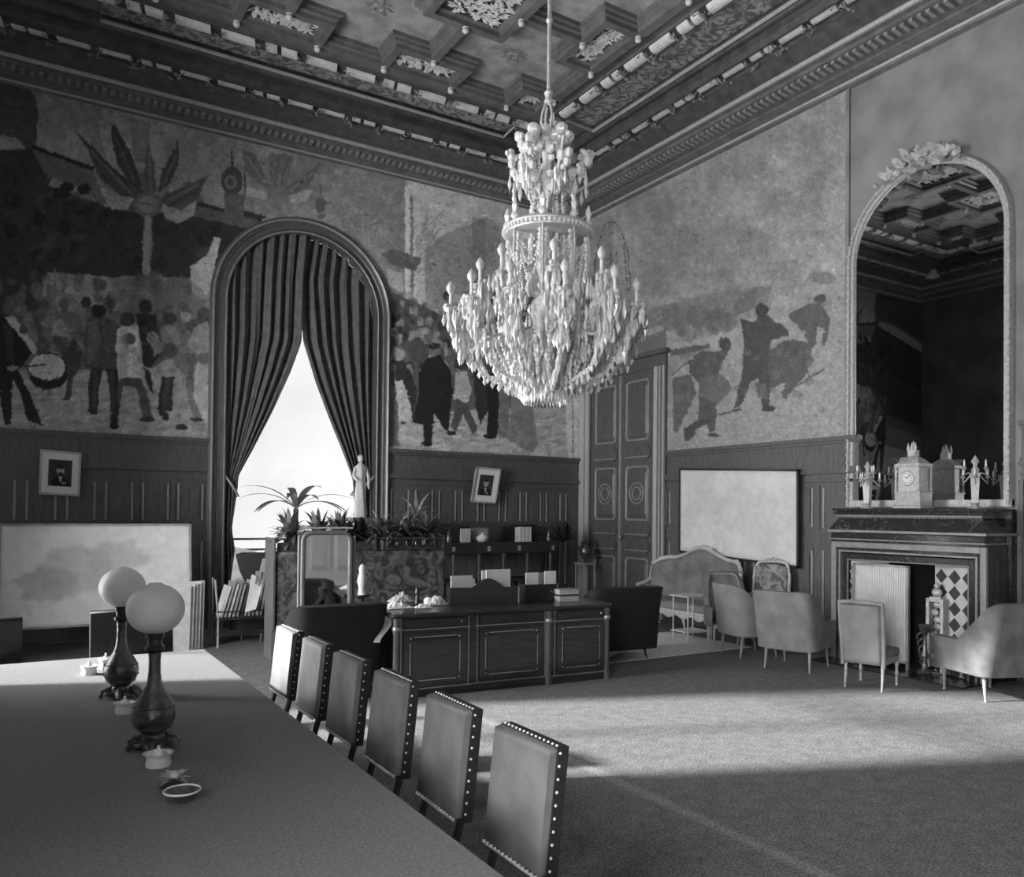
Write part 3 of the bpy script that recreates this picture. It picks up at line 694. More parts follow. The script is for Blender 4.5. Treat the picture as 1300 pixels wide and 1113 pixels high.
Z.poly([(900, 330), (950, 320), (985, 420), (940, 400)], 116, .6); Z.poly([(900, 600), (930, 600), (910, 760), (880, 760)], 62, .7); Z.poly([(20, 300), (70, 330), (80, 520), (40, 500)], 52, .7); Z.poly([(590, 560), (620, 560), (630, 760), (610, 780)], 60, .7); Z.poly([(505, 560), (530, 560), (520, 760), (500, 760)], 62, .7)
for k in range(70): Z.ell(random.uniform(380, 1100), random.uniform(230, 560), random.uniform(6, 16), random.uniform(10, 30), random.choice([54, 76, 104, 90]), .22, random.random()*3)
# right-hand part: sky, buildings, crowd
I = cv.crop(0, 0, 1)
I.poly([(492, 190), (515, 195), (515, 390), (492, 380)], 108, .9); I.poly([(515, 195), (760, 200), (760, 380), (520, 400)], 160, .6)
I.poly([(598, 285), (618, 274), (636, 290), (640, 376), (600, 380), (575, 372), (560, 392), (540, 392), (540, 320), (560, 300), (580, 290)], 112, .75); I.poly([(600, 276), (616, 280), (618, 380), (600, 380)], 96, .6)
for k in range(120): I.line([(random.uniform(545, 640), random.uniform(300, 380))]*1+[(random.uniform(545, 640), random.uniform(300, 380))], .8, 96, .25)
for k in range(26): I.line([(535+random.uniform(-8, 6), 300+k*2), (556+random.uniform(-14, 10), 262+k*3)], 1.3, 106, .6)
I.poly([(514, 236), (520, 236), (519, 392), (514, 392)], 178); I.line([(523, 248), (523, 392)], 3, 96); I.poly([(484, 322), (500, 316), (534, 328), (531, 338), (528, 345), (496, 336)], 84); I.line([(478, 325), (494, 292)], 4, 120, .7); I.poly([(490, 340), (512, 348), (512, 372), (492, 362)], 150)
I.poly([(440, 370), (500, 372), (560, 398), (620, 380), (760, 372), (760, 540), (440, 540)], 66, .9)
for k in range(330): I.ell(random.uniform(486, 745), random.uniform(374, 470), random.uniform(2.5, 6), random.uniform(3, 8), random.choice([36, 52, 70, 96, 124, 140, 84]), .7)
I.poly([(484, 540), (520, 528), (600, 520), (760, 515), (760, 600), (440, 600)], 138)
for k in range(170):
    yy = random.uniform(528, 582); I.ell(random.uniform(486, 735), yy, random.uniform(4, 8), 1.7, random.choice([104, 168, 118, 160]), .6)
Z = cv.crop(460, 230, 3.007)
Z.poly([(215, 740), (240, 680), (300, 660), (335, 720), (345, 800), (330, 960), (300, 930), (275, 880), (265, 1000), (235, 1005), (235, 930), (190, 920), (215, 820)], 32); Z.ell(275, 645, 20, 26, 100); Z.ell(275, 628, 22, 12, 40); Z.ell(245, 1002, 20, 9, 30); Z.ell(340, 962, 20, 9, 30)
Z.poly([(130, 640), (180, 720), (210, 800), (195, 900), (150, 930), (125, 860)], 46); Z.poly([(125, 765), (155, 758), (192, 890), (180, 918), (138, 915)], 156); Z.ell(140, 660, 20, 26, 128); Z.poly([(95, 820), (130, 820), (140, 1010), (100, 1015)], 84); Z.ell(108, 800, 18, 20, 96)
Z.poly([(355, 730), (395, 720), (415, 790), (400, 860), (350, 830)], 142); Z.ell(375, 695, 26, 24, 56); Z.poly([(360, 830), (400, 850), (440, 950), (420, 965), (385, 890), (355, 960), (340, 930)], 66); Z.poly([(420, 690), (480, 720), (490, 860), (450, 930), (430, 860)], 44)
Z.poly([(475, 740), (520, 730), (520, 960), (500, 980), (470, 970), (480, 900)], 34); Z.ell(495, 700, 18, 24, 60); Z.ell(485, 972, 26, 9, 30)
Z.poly([(520, 760), (560, 760), (560, 980), (520, 980), (525, 880)], 96); Z.poly([(565, 820), (640, 800), (670, 1000), (650, 1040), (560, 990)], 104); Z.ell(610, 780, 26, 30, 90); Z.ell(200, 600, 24, 24, 120); Z.ell(210, 640, 34, 44, 66)
I = cv.crop(0, 0, 1); I.poly([(718, 480), (760, 478), (760, 600), (720, 584)], 160); I.line([(727, 480), (727, 590)], 2, 110)
cv.warp(1.8, 90); cv.warp(1.6, 260); cv.dabs(9000, 1.5, 5, .22); cv.noise(.08, 110); cv.blur(2)
def dust(vals, P, amp=.05):
    return vals*(1+amp*NR.randn(len(vals)))
def col_back(P, s, t):
    x, y = project_np(P); return dust(lin(cv.get(x, y))*2.1, P)
def keep_back(c):
    dx = np.abs(c[:, 0]-WXC); R_ = WR+.12
    return ~((dx < R_) & ((c[:, 2] < WSP) | ((c[:, 2]-WSP)**2+dx**2 < R_**2)))
mu = painted('mural', (X0+.02, Y1-.02, RAIL), (11.97, 0, 0), (0, 0, ZW-RAIL+.05), 88, col_back, keep=keep_back)
tag(mu, 'wall painting of a street crowd with flags and a drummer, around the arched window', 'mural')

# ---- battle scene on the right wall
cr_ = Canvas(720, 90, 1110, 600, 150, 2); I = cr_.crop(0, 0, 1); I.noise(.14, 9); I.noise(.08, 26); I.noise(.06, 60)
for k in range(40): I.ell(random.uniform(850, 1060), random.uniform(290, 360), random.uniform(8, 26), random.uniform(6, 14), 118, .16)
Z = cr_.crop(740, 240, 2.928)
# tall wheel on the left
n = 28; E_ = [(108+68*math.cos(PI+PI*i/n), 380-260*math.sin(PI*i/n)) for i in range(n+1)]
Z.line(E_, 4, 72); Z.line([(x+9 if x < 108 else x-9, y+8) for x, y in E_], 1.5, 96)
for k in range(3, 15): Z.line([(108, 290), E_[k]], 1.4, 88, .8)
Z.line([(128, 235), (126, 380)], 3, 84); Z.line([(130, 235), (84, 300)], 3, 84); Z.line([(152, 200), (168, 380)], 2.5, 80); Z.line([(60, 200), (40, 380)], 2, 90)
# far slope and trenches
Z.poly([(150, 470), (260, 440), (420, 400), (560, 370), (700, 360), (690, 420), (560, 470), (420, 500), (200, 560), (140, 560)], 112, .7)
Z.poly([(180, 545), (310, 512), (308, 600), (240, 620), (170, 610)], 92, .8); Z.poly([(205, 520), (305, 510), (300, 530), (200, 550)], 158)
for k in range(60): Z.ell(random.uniform(300, 560), random.uniform(440, 540), random.uniform(8, 22), random.uniform(12, 34), random.choice([88, 96, 112]), .5)
Z.poly([(560, 420), (650, 370), (640, 440), (560, 480)], 96, .6)
for k in range(9): Z.line([(560+k*9, 440-k*4), (600+k*6, 380-k*2)], 3, 88, .5)
Z.poly([(310, 580), (480, 545), (600, 510), (770, 480), (760, 510), (560, 560), (400, 610), (320, 620)], 166, .9)
Z.poly([(310, 600), (470, 575), (476, 590), (330, 622)], 84); Z.poly([(560, 545), (610, 530), (600, 600), (550, 600)], 160)
Z.poly([(320, 700), (560, 720), (960, 560), (985, 560), (985, 930), (320, 975)], 150, .85); I.poly([(850, 480), (1075, 430), (1078, 600), (850, 600)], 150, .3)
Z.ell(890, 330, 54, 26, 104, .7); Z.ell(840, 350, 40, 12, 140, .7)
for k in range(70): Z.ell(random.uniform(330, 960), random.uniform(840, 940), random.uniform(10, 30), 3, random.choice([128, 166, 172]), .4)
# soldiers
Z.poly([(585, 480), (640, 500), (650, 470), (690, 470), (760, 520), (770, 545), (700, 560), (690, 640), (700, 720), (690, 820), (668, 825), (655, 700), (620, 720), (590, 800), (560, 820), (590, 700), (600, 560)], 62); Z.ell(665, 450, 22, 26, 54); Z.ell(690, 815, 26, 11, 50)
Z.poly([(390, 640), (440, 600), (510, 605), (545, 560), (550, 590), (520, 640), (500, 700), (540, 760), (500, 800), (490, 900), (470, 905), (460, 850), (430, 860), (430, 720), (400, 690)], 74); Z.ell(528, 575, 22, 26, 60); Z.ell(485, 915, 22, 8, 54)
Z.poly([(335, 700), (400, 690), (420, 760), (380, 840), (350, 910), (335, 900)], 86); Z.poly([(430, 700), (520, 690), (555, 740), (500, 800), (440, 780)], 96)
Z.poly([(375, 890), (420, 860), (470, 850), (480, 865), (420, 895), (395, 940), (380, 935)], 62); Z.line([(500, 840), (590, 818)], 6, 56); Z.line([(330, 690), (420, 620)], 4, 80)
Z.poly([(690, 600), (780, 560), (850, 570), (855, 640), (820, 700), (780, 740), (760, 780), (740, 780), (750, 720), (700, 740), (690, 680)], 76); Z.ell(770, 590, 50, 30, 70); Z.line([(780, 740), (900, 668)], 5, 60); Z.poly([(640, 720), (680, 720), (690, 780), (650, 770)], 92)
Z.poly([(760, 470), (830, 430), (880, 420), (920, 480), (915, 520), (905, 585), (890, 580), (895, 520), (870, 510), (868, 580), (850, 585), (820, 540), (790, 500)], 76); Z.ell(882, 408, 20, 18, 64)
for k in range(36): Z.ell(random.uniform(340, 860), random.uniform(600, 800), random.uniform(8, 20), random.uniform(8, 22), random.choice([80, 96, 116]), .4)
cr_.a = 152+(cr_.a-152)*.8; cr_.warp(1.8, 60); cr_.warp(1.6, 140); cr_.dabs(6000, 1.5, 5, .15, 3); cr_.noise(.05, 70); cr_.blur(2)
def col_right(P, s, t):
    x, y = project_np(P); return dust(lin(cr_.get(x, y))*1.0, P)
mu = painted('mural', (X1-.02, 7.52, RAIL), (0, Y1-.03-7.52, 0), (0, 0, ZW-RAIL+.05), 88, col_right, keep=lambda c: ~((c[:, 2] < 4.9) & (c[:, 1] > 11.3)))
tag(mu, 'wall painting of soldiers crouching on a slope, on the right wall beside the double door', 'mural')
struct(MB().box(X1-.035, X1, 7.47, 7.53, RAIL, ZW).build('trim_7', 'plaster', smooth=False))
# ------------------------------------------------------------------ curtains in the window arch
def interp(P, x):
    if x <= P[0][0]: return P[0][1]
    for (a, b), (c, d) in zip(P, P[1:]):
        if x <= c: return b+(d-b)*(x-a)/(c-a)
    return P[-1][1]
YC = Y1+.0
EL = [at(x, y, 'y', YC) for x, y in ((382, 434), (369, 470), (347, 519), (321, 570), (303, 603))]
ER = [at(x, y, 'y', YC) for x, y in ((386, 434), (402, 486), (421, 535), (437, 574), (449, 606))]
INL = sorted([(p.z, p.x) for p in EL]+[(6.9, 4.22), (5.9, 4.12)]+[(1.6, 2.98), (.9, 3.1), (0, 3.12)])
INR = sorted([(p.z, p.x) for p in ER]+[(6.9, 4.18), (5.9, 4.02)]+[(1.6, 5.14), (.9, 5.04), (0, 5.02)])
def curtain(side, seam, label):
    xo = WX0+.02 if side == 'l' else WX1-.02; IN = INL if side == 'l' else INR
    nf = 7; b = MB(); R_ = WR-.03
    def fn(u, v):
        xi0 = 4.24 if side == 'l' else 4.12
        xt = xo+(xi0-xo)*u; zt = WSP+math.sqrt(max(0.0, R_*R_-(xt-WXC)**2)); z = zt*(1-v)+.02*v
        xi = interp(IN, z); x = xo+(xi-xo)*u
        tight = min(1, abs(xi-xo)/1.3); amp = .07*(.35+.65*tight)
        ph = u*nf*2*PI+.6*math.sin(u*9)+.35*math.sin(z*1.3+u*5)
        y = YC+(.0 if side == 'l' else .07)+.03+amp*math.sin(ph)+.02*math.sin(ph*2.3+z)+(.05 if z < 2.3 else 0)*math.cos(ph*.5)
        return (x+.012*math.cos(ph), y, z)
    b.grid(fn, 150, 70); o = b.build('curtain', 'curtain', smooth=True, angle=80, recalc=False)
    tag(o, label, 'curtain')
    zt = 2.32 if side == 'l' else 2.38; xi = interp(IN, zt); g = MB(); n = 16
    g.tube([((xo+xi)/2+abs(xi-xo)*.62*math.cos(2*PI*k/n), YC+.04+.13*math.sin(2*PI*k/n), zt+.2*math.cos(2*PI*k/n)*(-1 if side == 'l' else 1)) for k in range(n)], .02, 6, closed=True)
    g.build('tie_back', 'gilt_pale', o)
    return o
curtain('l', 0, 'left half of the dark velvet window curtain, tied back to the side')
curtain('r', 0, 'right half of the dark velvet window curtain, tied back behind the statue')

# ------------------------------------------------------------------ portraits
def bust(W, H, dark, beard):
    c = Canvas(0, 0, 100, 130, lin(232), 1); c.poly([(20, 25), (80, 25), (80, 105), (20, 105)], lin(60))
    c.poly([(28, 105), (30, 84), (44, 76), (58, 76), (72, 84), (76, 105)], lin(28)); c.poly([(46, 76), (56, 76), (52, 96)], lin(190))
    c.ell(51, 58, 10, 13, lin(190 if dark else 170)); c.ell(51, 47, 10, 6, lin(40))
    if beard: c.ell(51, 68, 8, 7, lin(60))
    c.ell(47, 58, 1.5, 1, lin(60)); c.ell(55, 58, 1.5, 1, lin(60)); c.line([(51, 60), (51, 64)], 1, lin(110)); c.ell(60, 95, 5, 4, lin(150)); return c
def portrait(label, P00, P10, P01, fr_m, cv_):
    """frame from three corner points: lower left, lower right, upper left"""
    a, b_, c = map(Vector, (P00, P10, P01)); U = b_-a; V = c-a; N_ = U.cross(V).normalized()
    r = thing('framed_portrait', label, 'picture', a); u, v = U.normalized(), V.normalized()
    f = MB(); w_ = .03
    for p, q, t in ((Vector((0, 0, 0)), U, v), (V, U, -v), (Vector((0, 0, 0)), V, u), (U, V, -u)):
        vs = [p, p+q, p+q+t*w_, p+t*w_]; f.add([x+N_*.025 for x in vs]+[x-N_*.015 for x in vs], [(0, 1, 2, 3), (7, 6, 5, 4), (0, 4, 5, 1), (1, 5, 6, 2), (2, 6, 7, 3), (3, 7, 4, 0)])
    f.build('frame', fr_m, r, smooth=False)
    painted('picture', u*w_*.5+v*w_*.5, U-u*w_, V-v*w_, 90, lambda P, s, t: cv_.get(s*100, (1-t)*130), 'print', r)
    bk = MB(); vs = [Vector((0, 0, 0)), U, U+V, V]; bk.add([x-N_*.004 for x in vs]+[x-N_*.018 for x in vs], [(0, 1, 2, 3), (7, 6, 5, 4), (0, 4, 5, 1), (1, 5, 6, 2), (2, 6, 7, 3), (3, 7, 4, 0)])
    bk.build('backboard', 'mat_dark', r, smooth=False)
    return r
def pt(x, y, Y): return tuple(at(x, y, 'y', Y))
portrait('white-matted portrait of a bearded man, on the panelling left of the window', pt(49, 627, 13.84), pt(101, 630, 13.84), pt(51, 570, 13.72), 'gilt_pale', bust(1, 1, 1, True))
portrait('small white-matted portrait hanging askew on the panelling between window and door', pt(597, 637, 13.84), pt(629, 639, 13.84), pt(604, 592, 13.72), 'gilt_pale', bust(1, 1, 0, False))

# ------------------------------------------------------------------ maps
def map_canvas(seed, land):
    c = Canvas(0, 0, 220, 130, lin(205), 1); c.noise(.06, 10)
    rs = random.Random(seed)
    for (cx, cy, r, g) in land:
        P = []
        for k in range(26):
            a = 2*PI*k/26; rr = r*(1+rs.uniform(-.22, .22)); P.append((cx+rr*1.5*math.cos(a), cy+rr*math.sin(a)))
        c.poly(P, lin(g), .6); c.line(P+[P[0]], 1, lin(g*.9), .4)
    for k in range(60):
        x, y = rs.uniform(5, 215), rs.uniform(5, 125); c.line([(x, y), (x+rs.uniform(-16, 16), y+rs.uniform(-10, 10))], .8, lin(130), .5)
    c.line([(3, 3), (217, 3), (217, 127), (3, 127), (3, 3)], 1, lin(110)); c.blur(9); c.noise(.07, 30); return c
def map_board(label, a, b_, c, frame_m, cv_, depth, wf):
    a, b_, c = map(Vector, (a, b_, c)); U, V = b_-a, c-a; u, v = U.normalized(), V.normalized(); N_ = U.cross(V).normalized()
    r = thing('framed_map', label, 'map', a); f = MB()
    for p, q, t in ((Vector((0, 0, 0)), U, v), (V, U, -v), (Vector((0, 0, 0)), V, u), (U, V, -u)):
        vs = [p, p+q, p+q+t*wf, p+t*wf]; f.add([x+N_*.012 for x in vs]+[x-N_*depth for x in vs], [(0, 1, 2, 3), (7, 6, 5, 4), (0, 4, 5, 1), (1, 5, 6, 2), (2, 6, 7, 3), (3, 7, 4, 0)])
    f.build('frame', frame_m, r, smooth=False)
    painted('sheet', (0, 0, 0), U, V, 55, lambda P, s, t: cv_.get(s*220, (1-t)*130), 'print', r)
    bk = MB(); vs = [Vector((0, 0, 0)), U, U+V, V]; bk.add([x-N_*.004 for x in vs]+[x-N_*(depth-.005) for x in vs], [(0, 1, 2, 3), (7, 6, 5, 4), (0, 4, 5, 1), (1, 5, 6, 2), (2, 6, 7, 3), (3, 7, 4, 0)])
    bk.build('backboard', 'mat_dark', r, smooth=False); return r
# map facing the room on a stand in front of the back wall
zb = .37; mA = Vector((-.19, 12.2, zb)); mB_ = Vector((2.09, 12.2, zb)); mC = Vector((-.19, 12.38, 1.71))
mr = map_board('large pale map of a coastline standing below the bearded man portrait', mA, mB_, mC, 'paper3', map_canvas(3, [(86, 60, 30, 160), (50, 75, 20, 148), (130, 44, 22, 164), (165, 95, 22, 215)]), .05, .03)
sl = MB()
for x in (.1, 1.15, 2.15):
    sl.tube([(x, .03, .02), (x, .01, -.37)], .025, 6); sl.tube([(x, .05, 0), (x, .3, -.37)], .02, 6)
sl.tube([(.1, .14, -.2), (2.2, .14, -.2)], .015, 6)
sl.build('stand', 'dark_wood', mr)
map_board('pale framed map hanging on the panelling above the sofa', (X1-.15, 10.82, 1.25), (X1-.15, 8.22, 1.13), (X1-.15, 10.83, 2.72), 'dark_wood', map_canvas(9, [(120, 60, 30, 196), (60, 50, 20, 194), (160, 90, 18, 196)]), .035, .035)
# stack of boards leaning under the map
for k in range(5):
    b = MB(); x = 2.0+.05*k; y = 11.84
    P = [(-.42+.02*k, 0), (.0, 0), (.04, .86+.015*k), (-.36, .9)]
    b.prism(P, lambda u, z, w: (u, w+.16*z, z), 0, .02)
    o = b.build('board', 'paper2' if k % 2 == 0 else 'paper', bevel=.002, smooth=False, loc=(x, y+.035*k, 0.005))
    tag(o, ['pale board leaning in front below the right end of the coastline map', 'grey-edged board second in the leaning stack below the coastline map', 'board in the middle of the leaning stack below the coastline map', 'fourth board of the leaning stack below the coastline map', 'rearmost board of the leaning stack below the coastline map'][k], 'board', 'boards leaning below the coastline map')

# ------------------------------------------------------------------ pier glass over the fireplace
MY0, MY1, MZ0 = 5.19, 7.47, 2.06; MR = (MY1-MY0)/2; MC_ = (MY0+MY1)/2; MSP = 6.58-MR
t = thing('pier_mirror', 'tall arched wall mirror in a gilded frame above the fireplace', 'mirror', (X1, MC_, MZ0))
fm = lambda u, z, w: (w, u, z)
def msweep(prof): return arch_sweep(fm, 0, MSP-MZ0, 0, prof, 32)
pr = [(MR, 0), (MR, -.05), (MR-.02, -.09), (MR-.05, -.09), (MR-.06, -.06), (MR-.1, -.06), (MR-.115, -.03), (MR-.115, 0)]
f = msweep(pr); f.box(-.07, 0, -MR, MR, -.02, .07)
f.build('frame', 'gilt', t, angle=30)
bd = MB(); n = 150; rr = MR-.035
path = [(-.095, -rr, .05+(MSP-MZ0-.05)*k/62) for k in range(62)]+[(-.095, -rr*math.cos(PI*k/54), MSP-MZ0+rr*math.sin(PI*k/54)) for k in range(55)]+[(-.095, rr, (MSP-MZ0)*(1-k/62)+.0) for k in range(62)]
for k, p in enumerate(path):
    if k % 2 == 0: bd.ball(p, (.018, .022, .022), 6, 4)
bd.build('bead_course', 'gilt_pale', t)
g = MB(); P = [(MR-.1)*1.0]; r_ = MR-.1
pp = [(-r_, .05)]+[(-r_*math.cos(PI*k/40), MSP-MZ0+r_*math.sin(PI*k/40)) for k in range(41)]+[(r_, .05)]
g.prism(pp, fm, -.025, -.02); g.build('glass', 'mirror', t, smooth=False)
crest = MB(); rnd = random.Random(5)
for k in range(80):
    a = PI*(.5+max(-.14, min(.14, rnd.gauss(-.02, .07)))); r2 = MR-.03+rnd.uniform(-.1, .12)*(1-abs(a/PI-.5)*3)
    c = (-.1, -r2*math.cos(PI-a)*-1 if False else r2*math.cos(a)*-1, MSP-MZ0+r2*math.sin(a))
    an = rnd.uniform(0, 2*PI); crest.leaf(c, (-.5, math.cos(an), math.sin(an)), rnd.uniform(.12, .22), .09, .8, 4, up=(1, 0, 0))
for k in range(16):
    a = PI*(.5+rnd.gauss(-.02, .06)); crest.ball((-.13, -(MR)*math.cos(a), MSP-MZ0+(MR+rnd.uniform(-.05, .1))*math.sin(a)), rnd.uniform(.03, .055), 7, 5)
crest.build('crest', 'gilt_pale', t, recalc=False)

# ------------------------------------------------------------------ fireplace
FY0, FY1, FXF = 5.17, 7.27, 9.36; FC = (FY0+FY1)/2
t = thing('fireplace', 'dark veined marble fireplace with a deep mantelshelf below the tall mirror', 'fireplace', (X1, FC, 0))
D = X1-FXF; h = (FY1-FY0)/2
def fbx(mb, y0, y1, z0, z1, d0, d1): mb.box(-d1, -d0, y0, y1, z0, z1)
b = MB(); fbx(b, -h-.0, h-.02, 1.975, 2.015, 0, D); b.build('mantelshelf', 'marble', t, smooth=False, bevel=.006)
b = MB(); fbx(b, -h+.05, h-.05, 1.9, 1.975, 0, D-.04); fbx(b, -h+.03, h-.03, 1.94, 1.96, 0, D-.01)
b.loft([[(-(D-.06), y, 1.9) for y in (-h+.08, h-.08)]+[(0, y, 1.9) for y in (h-.08, -h+.08)], [(-(D+.02), y, 1.73) for y in (-h+.0, h+.02)]+[(0, y, 1.73) for y in (h+.02, -h)]], cap=(True, True))
fbx(b, -h+.02, h, 1.57, 1.69, 0, D-.0)
b.build('frieze', 'marble', t, smooth=False)
b = MB(); fbx(b, -h-.02, h+.03, 1.7, 1.73, 0, D+.04); fbx(b, -h+.0, h+.02, 1.6, 1.615, 0, D+.02)
b.tube([(-(D-.02), -h+.06, 1.92), (-(D-.02), h-.06, 1.92)], .012, 6)
for k in range(60): b.ball((-(D-.015), -h+.07+(2*h-.14)*k/59, 1.9), (.01, .014, .012), 5, 4)
b.build('ledge_moulding', 'marble_lt', t, smooth=False)
# stepped surround: lintel and two jambs
OY0, OY1, OZ = -.88, .74, 1.32                          # opening relative to the centre
b = MB()
for k, (e, d, m_) in enumerate(((.0, D, 0), (.05, D-.03, 0), (.1, D-.0, 0))): pass
def frame_piece(mb, ya, yb, zt, wd, d0, d1):
    mb.box(-d1, -d0, ya, ya+wd, 0, zt); mb.box(-d1, -d0, yb-wd, yb, 0, zt); mb.box(-d1, -d0, ya+wd, yb-wd, zt-wd, zt)
b = MB(); frame_piece(b, -h, h, 1.57, .075, D-.05, D+.0); b.build('surround', 'marble_lt', t, smooth=False, bevel=.008)
b = MB(); frame_piece(b, -h+.012, h-.012, 1.57, .063, 0, D-.05); b.build('side_block', 'marble', t, smooth=False)
b = MB(); frame_piece(b, -h+.075, h-.075, 1.495, .035, .05, D-.03); frame_piece(b, -h+.15, h-.15, 1.42, .09, .05, D-.05); b.build('inner_surround', 'marble', t, smooth=False, bevel=.005)
b = MB(); frame_piece(b, -h+.11, h-.11, 1.46, .025, .05, D-.01); frame_piece(b, -h+.225, h-.225, 1.345, .014, .05, D-.035); b.build('brass_fillet', 'marble_lt', t, smooth=False, bevel=.004)
b = MB(); b.box(-.06, 0, -h+.15, h-.15, 0, 1.4); b.box(-D+.06, 0, -h+.15, h-.15, 0, .012); b.build('firebox', 'soot', t, smooth=False)
# splayed tiled cheeks
for s_, nm in ((-1, 'r'), (1, 'l')):
    pa = MB(); pb = MB(); y0, y1 = (-h+.24, -h+.8) if s_ < 0 else (h-.24, h-.66); x0, x1 = -(D-.1), -.34
    fnc = lambda u, z, w: (x0+(x1-x0)*u+w, y0+(y1-y0)*u, z)
    pa.prism([(0, .0), (1, .0), (1, 1.32), (0, 1.32)], fnc, 0, .02); pa.build('cheek', 'stone', t, smooth=False)
    for i in range(0, 6):
        for j in range(0, 15):
            if i % 2 == 0 and j % 2 == 0:
                cu, cz = i*.19+.05, j*.095+.05
                if cu > .95 or cz > 1.28 or cu < .03: continue
                pb.prism([(max(0, cu-.17), cz), (cu, cz-.088), (min(1, cu+.17), cz), (cu, cz+.088)], fnc, -.004, 0)
    pb.build('diamond_tile', 'mat_dark', t, smooth=False, recalc=False)
b = MB(); x, y = -(D-.16), -.36                           # carved term figure in front of the right cheek
b.box(x-.05, x+.05, y-.11, y-.07, .0, .92); b.box(x-.05, x+.05, y+.07, y+.11, .0, .92); b.box(x-.04, x+.04, y-.07, y+.07, .88, .94)
b.ball((x, y, .99), (.04, .07, .06), 8, 6); b.ball((x, y, 1.07), (.03, .035, .04), 8, 6)
for k in range(9): b.ball((x, y+.02*math.sin(k*2), .12+k*.09), (.035, .05, .045), 7, 5)
b.build('carved_term', 'gilt', t)
# side return, seen at the right end
b = MB(); b.box(-.12, 0, -h-.01, -h+.06, 0, 2.0); b.build('return_panel', 'marble', t, smooth=False)
# pleated brass screen
t = thing('fire_screen', 'pleated brass fire screen standing in the left half of the fireplace opening', 'fire screen', (FXF+.06, 6.56, 0))
b = MB(); n = 44
b.grid(lambda u, v: (.014*math.sin(u*n*PI)*(1 if 0 < v < 1 else .4), -.37+.74*u, .1+1.18*v), n*3, 3); b.build('pleated_sheet', 'brass_pleat', t, recalc=False, angle=80)
b = MB(); b.box(-.02, .02, -.39, .39, 1.27, 1.3); b.box(-.02, .02, -.39, .39, .08, .11); b.box(-.02, .02, -.4, -.37, .0, 1.3); b.box(-.02, .02, .37, .4, .0, 1.3)
for k in range(9):
    z = 1.24-.13*k; b.add([(-.02, .4, z), (-.02, .4, z-.12), (-.02, .45, z-.06)], [(0, 1, 2)])
b.build('frame', 'brass', t, smooth=False)
# andiron
t = thing('andiron', 'ornate dark bronze andiron on the hearth right of the pleated screen', 'andiron', (FXF-.02, 5.9, 0))
b = MB(); b.lathe([(.07, .0), (.09, .03), (.04, .08), (.03, .18), (.05, .24), (.025, .3), (.02, .46), (.03, .5), (.055, .53), (.075, .6), (.07, .61), (.02, .58)], (0, 0, 0), 10)
for k in range(5): b.tube([(0, .02+.02*k, .1+.08*k), (0, .06+.01*k, .15+.08*k), (0, .03, .2+.08*k)], .012, 5)
b.tube([(0, 0, .03), (.1, -.12, .03), (.1, -.2, .0)], .015, 6); b.build('standard', 'bronze', t)
MB().box(.0, .3, -.02, .02, .06, .09).build('fire_dog_bar', 'iron', t, smooth=False)
h2 = MB(); h2.box(FXF-.42, FXF-.01, 5.2, 7.25, 0, .02); o = struct(h2.build('trim_8', 'marble', smooth=False))

# ------------------------------------------------------------------ clock and candelabra on the mantel
def rz2(o, a): o.rotation_euler.z = a
t = thing('mantel_clock', 'gilt mantel clock shaped like a small tower, standing before the mirror', 'clock', (9.62, 6.24, 2.015), math.radians(-4))
b = MB(); b.box(-.13, .13, -.2, .2, 0, .04); b.box(-.12, .12, -.18, .18, .04, .2); b.box(-.125, .125, -.19, .19, .19, .215); b.build('base', 'gilt', t, smooth=False, bevel=.005)
b = MB(); b.box(-.1, .1, -.145, .145, .215, .53); b.build('case', 'gilt_pale', t, smooth=False, bevel=.005)
b = MB(); b.box(-.13, .13, -.18, .18, .53, .565)
b.loft([[(-.12, -.16, .565), (.12, -.16, .565), (.12, .16, .565), (-.12, .16, .565)], [(-.08, -.11, .62), (.08, -.11, .62), (.08, .11, .62), (-.08, .11, .62)], [(-.05, -.06, .65), (.05, -.06, .65), (.05, .06, .65), (-.05, .06, .65)]], cap=(True, True))
for k in range(10): b.leaf((-.1, -.13+.029*k, .58), (-.4, math.sin(k*3)*.5, 1), .1, .05, .6, 3)
b.build('roof', 'gilt', t, angle=30)
b = MB(); b.box(-.045, .045, -.05, .05, .65, .74)
for y in (-.05, 0, .05): b.lathe([(.015, 0), (.02, .03), (.004, .1), (.0, .11)], (-.03, y, .73), 6)
b.lathe([(.02, 0), (.025, .03), (.005, .11), (0, .12)], (0, 0, .74), 8); b.build('finial', 'gilt_pale', t, angle=30)
b = MB()
for x in (-.115, .115):
    for y in (-.165, .165): b.lathe([(.014, 0), (.022, .01), (.012, .05), (.018, .1), (.011, .16), (.017, .22), (.012, .28), (.022, .31)], (x, y, .217), 8)
b.build('colonnette', 'gilt', t)
T = Matrix.Translation((-.104, 0, .38)) @ Matrix.Rotation(-PI/2, 4, 'Y')
MB().lathe([(.095, 0), (.1, .006), (.09, .012), (.075, .008)], n=28, T=T).build('bezel', 'gilt', t)
dd = MB().lathe([(.078, 0), (.078, .01)], n=28, T=T).build('dial', 'china', t, smooth=False)
b = MB()
for k in range(12):
    a = k*PI/6; b.box(-.002, .002, -.004, .004, .055, .07, Matrix.Translation((-.1155, 0, .38)) @ Matrix.Rotation(a, 4, 'X'))
b.box(-.002, .002, -.004, .004, 0, .055, Matrix.Translation((-.117, 0, .38)) @ Matrix.Rotation(.6, 4, 'X')); b.box(-.002, .002, -.005, .005, 0, .038, Matrix.Translation((-.117, 0, .38)) @ Matrix.Rotation(-1.1, 4, 'X'))
b.build('clock_hands', 'mat_dark', t, smooth=False)
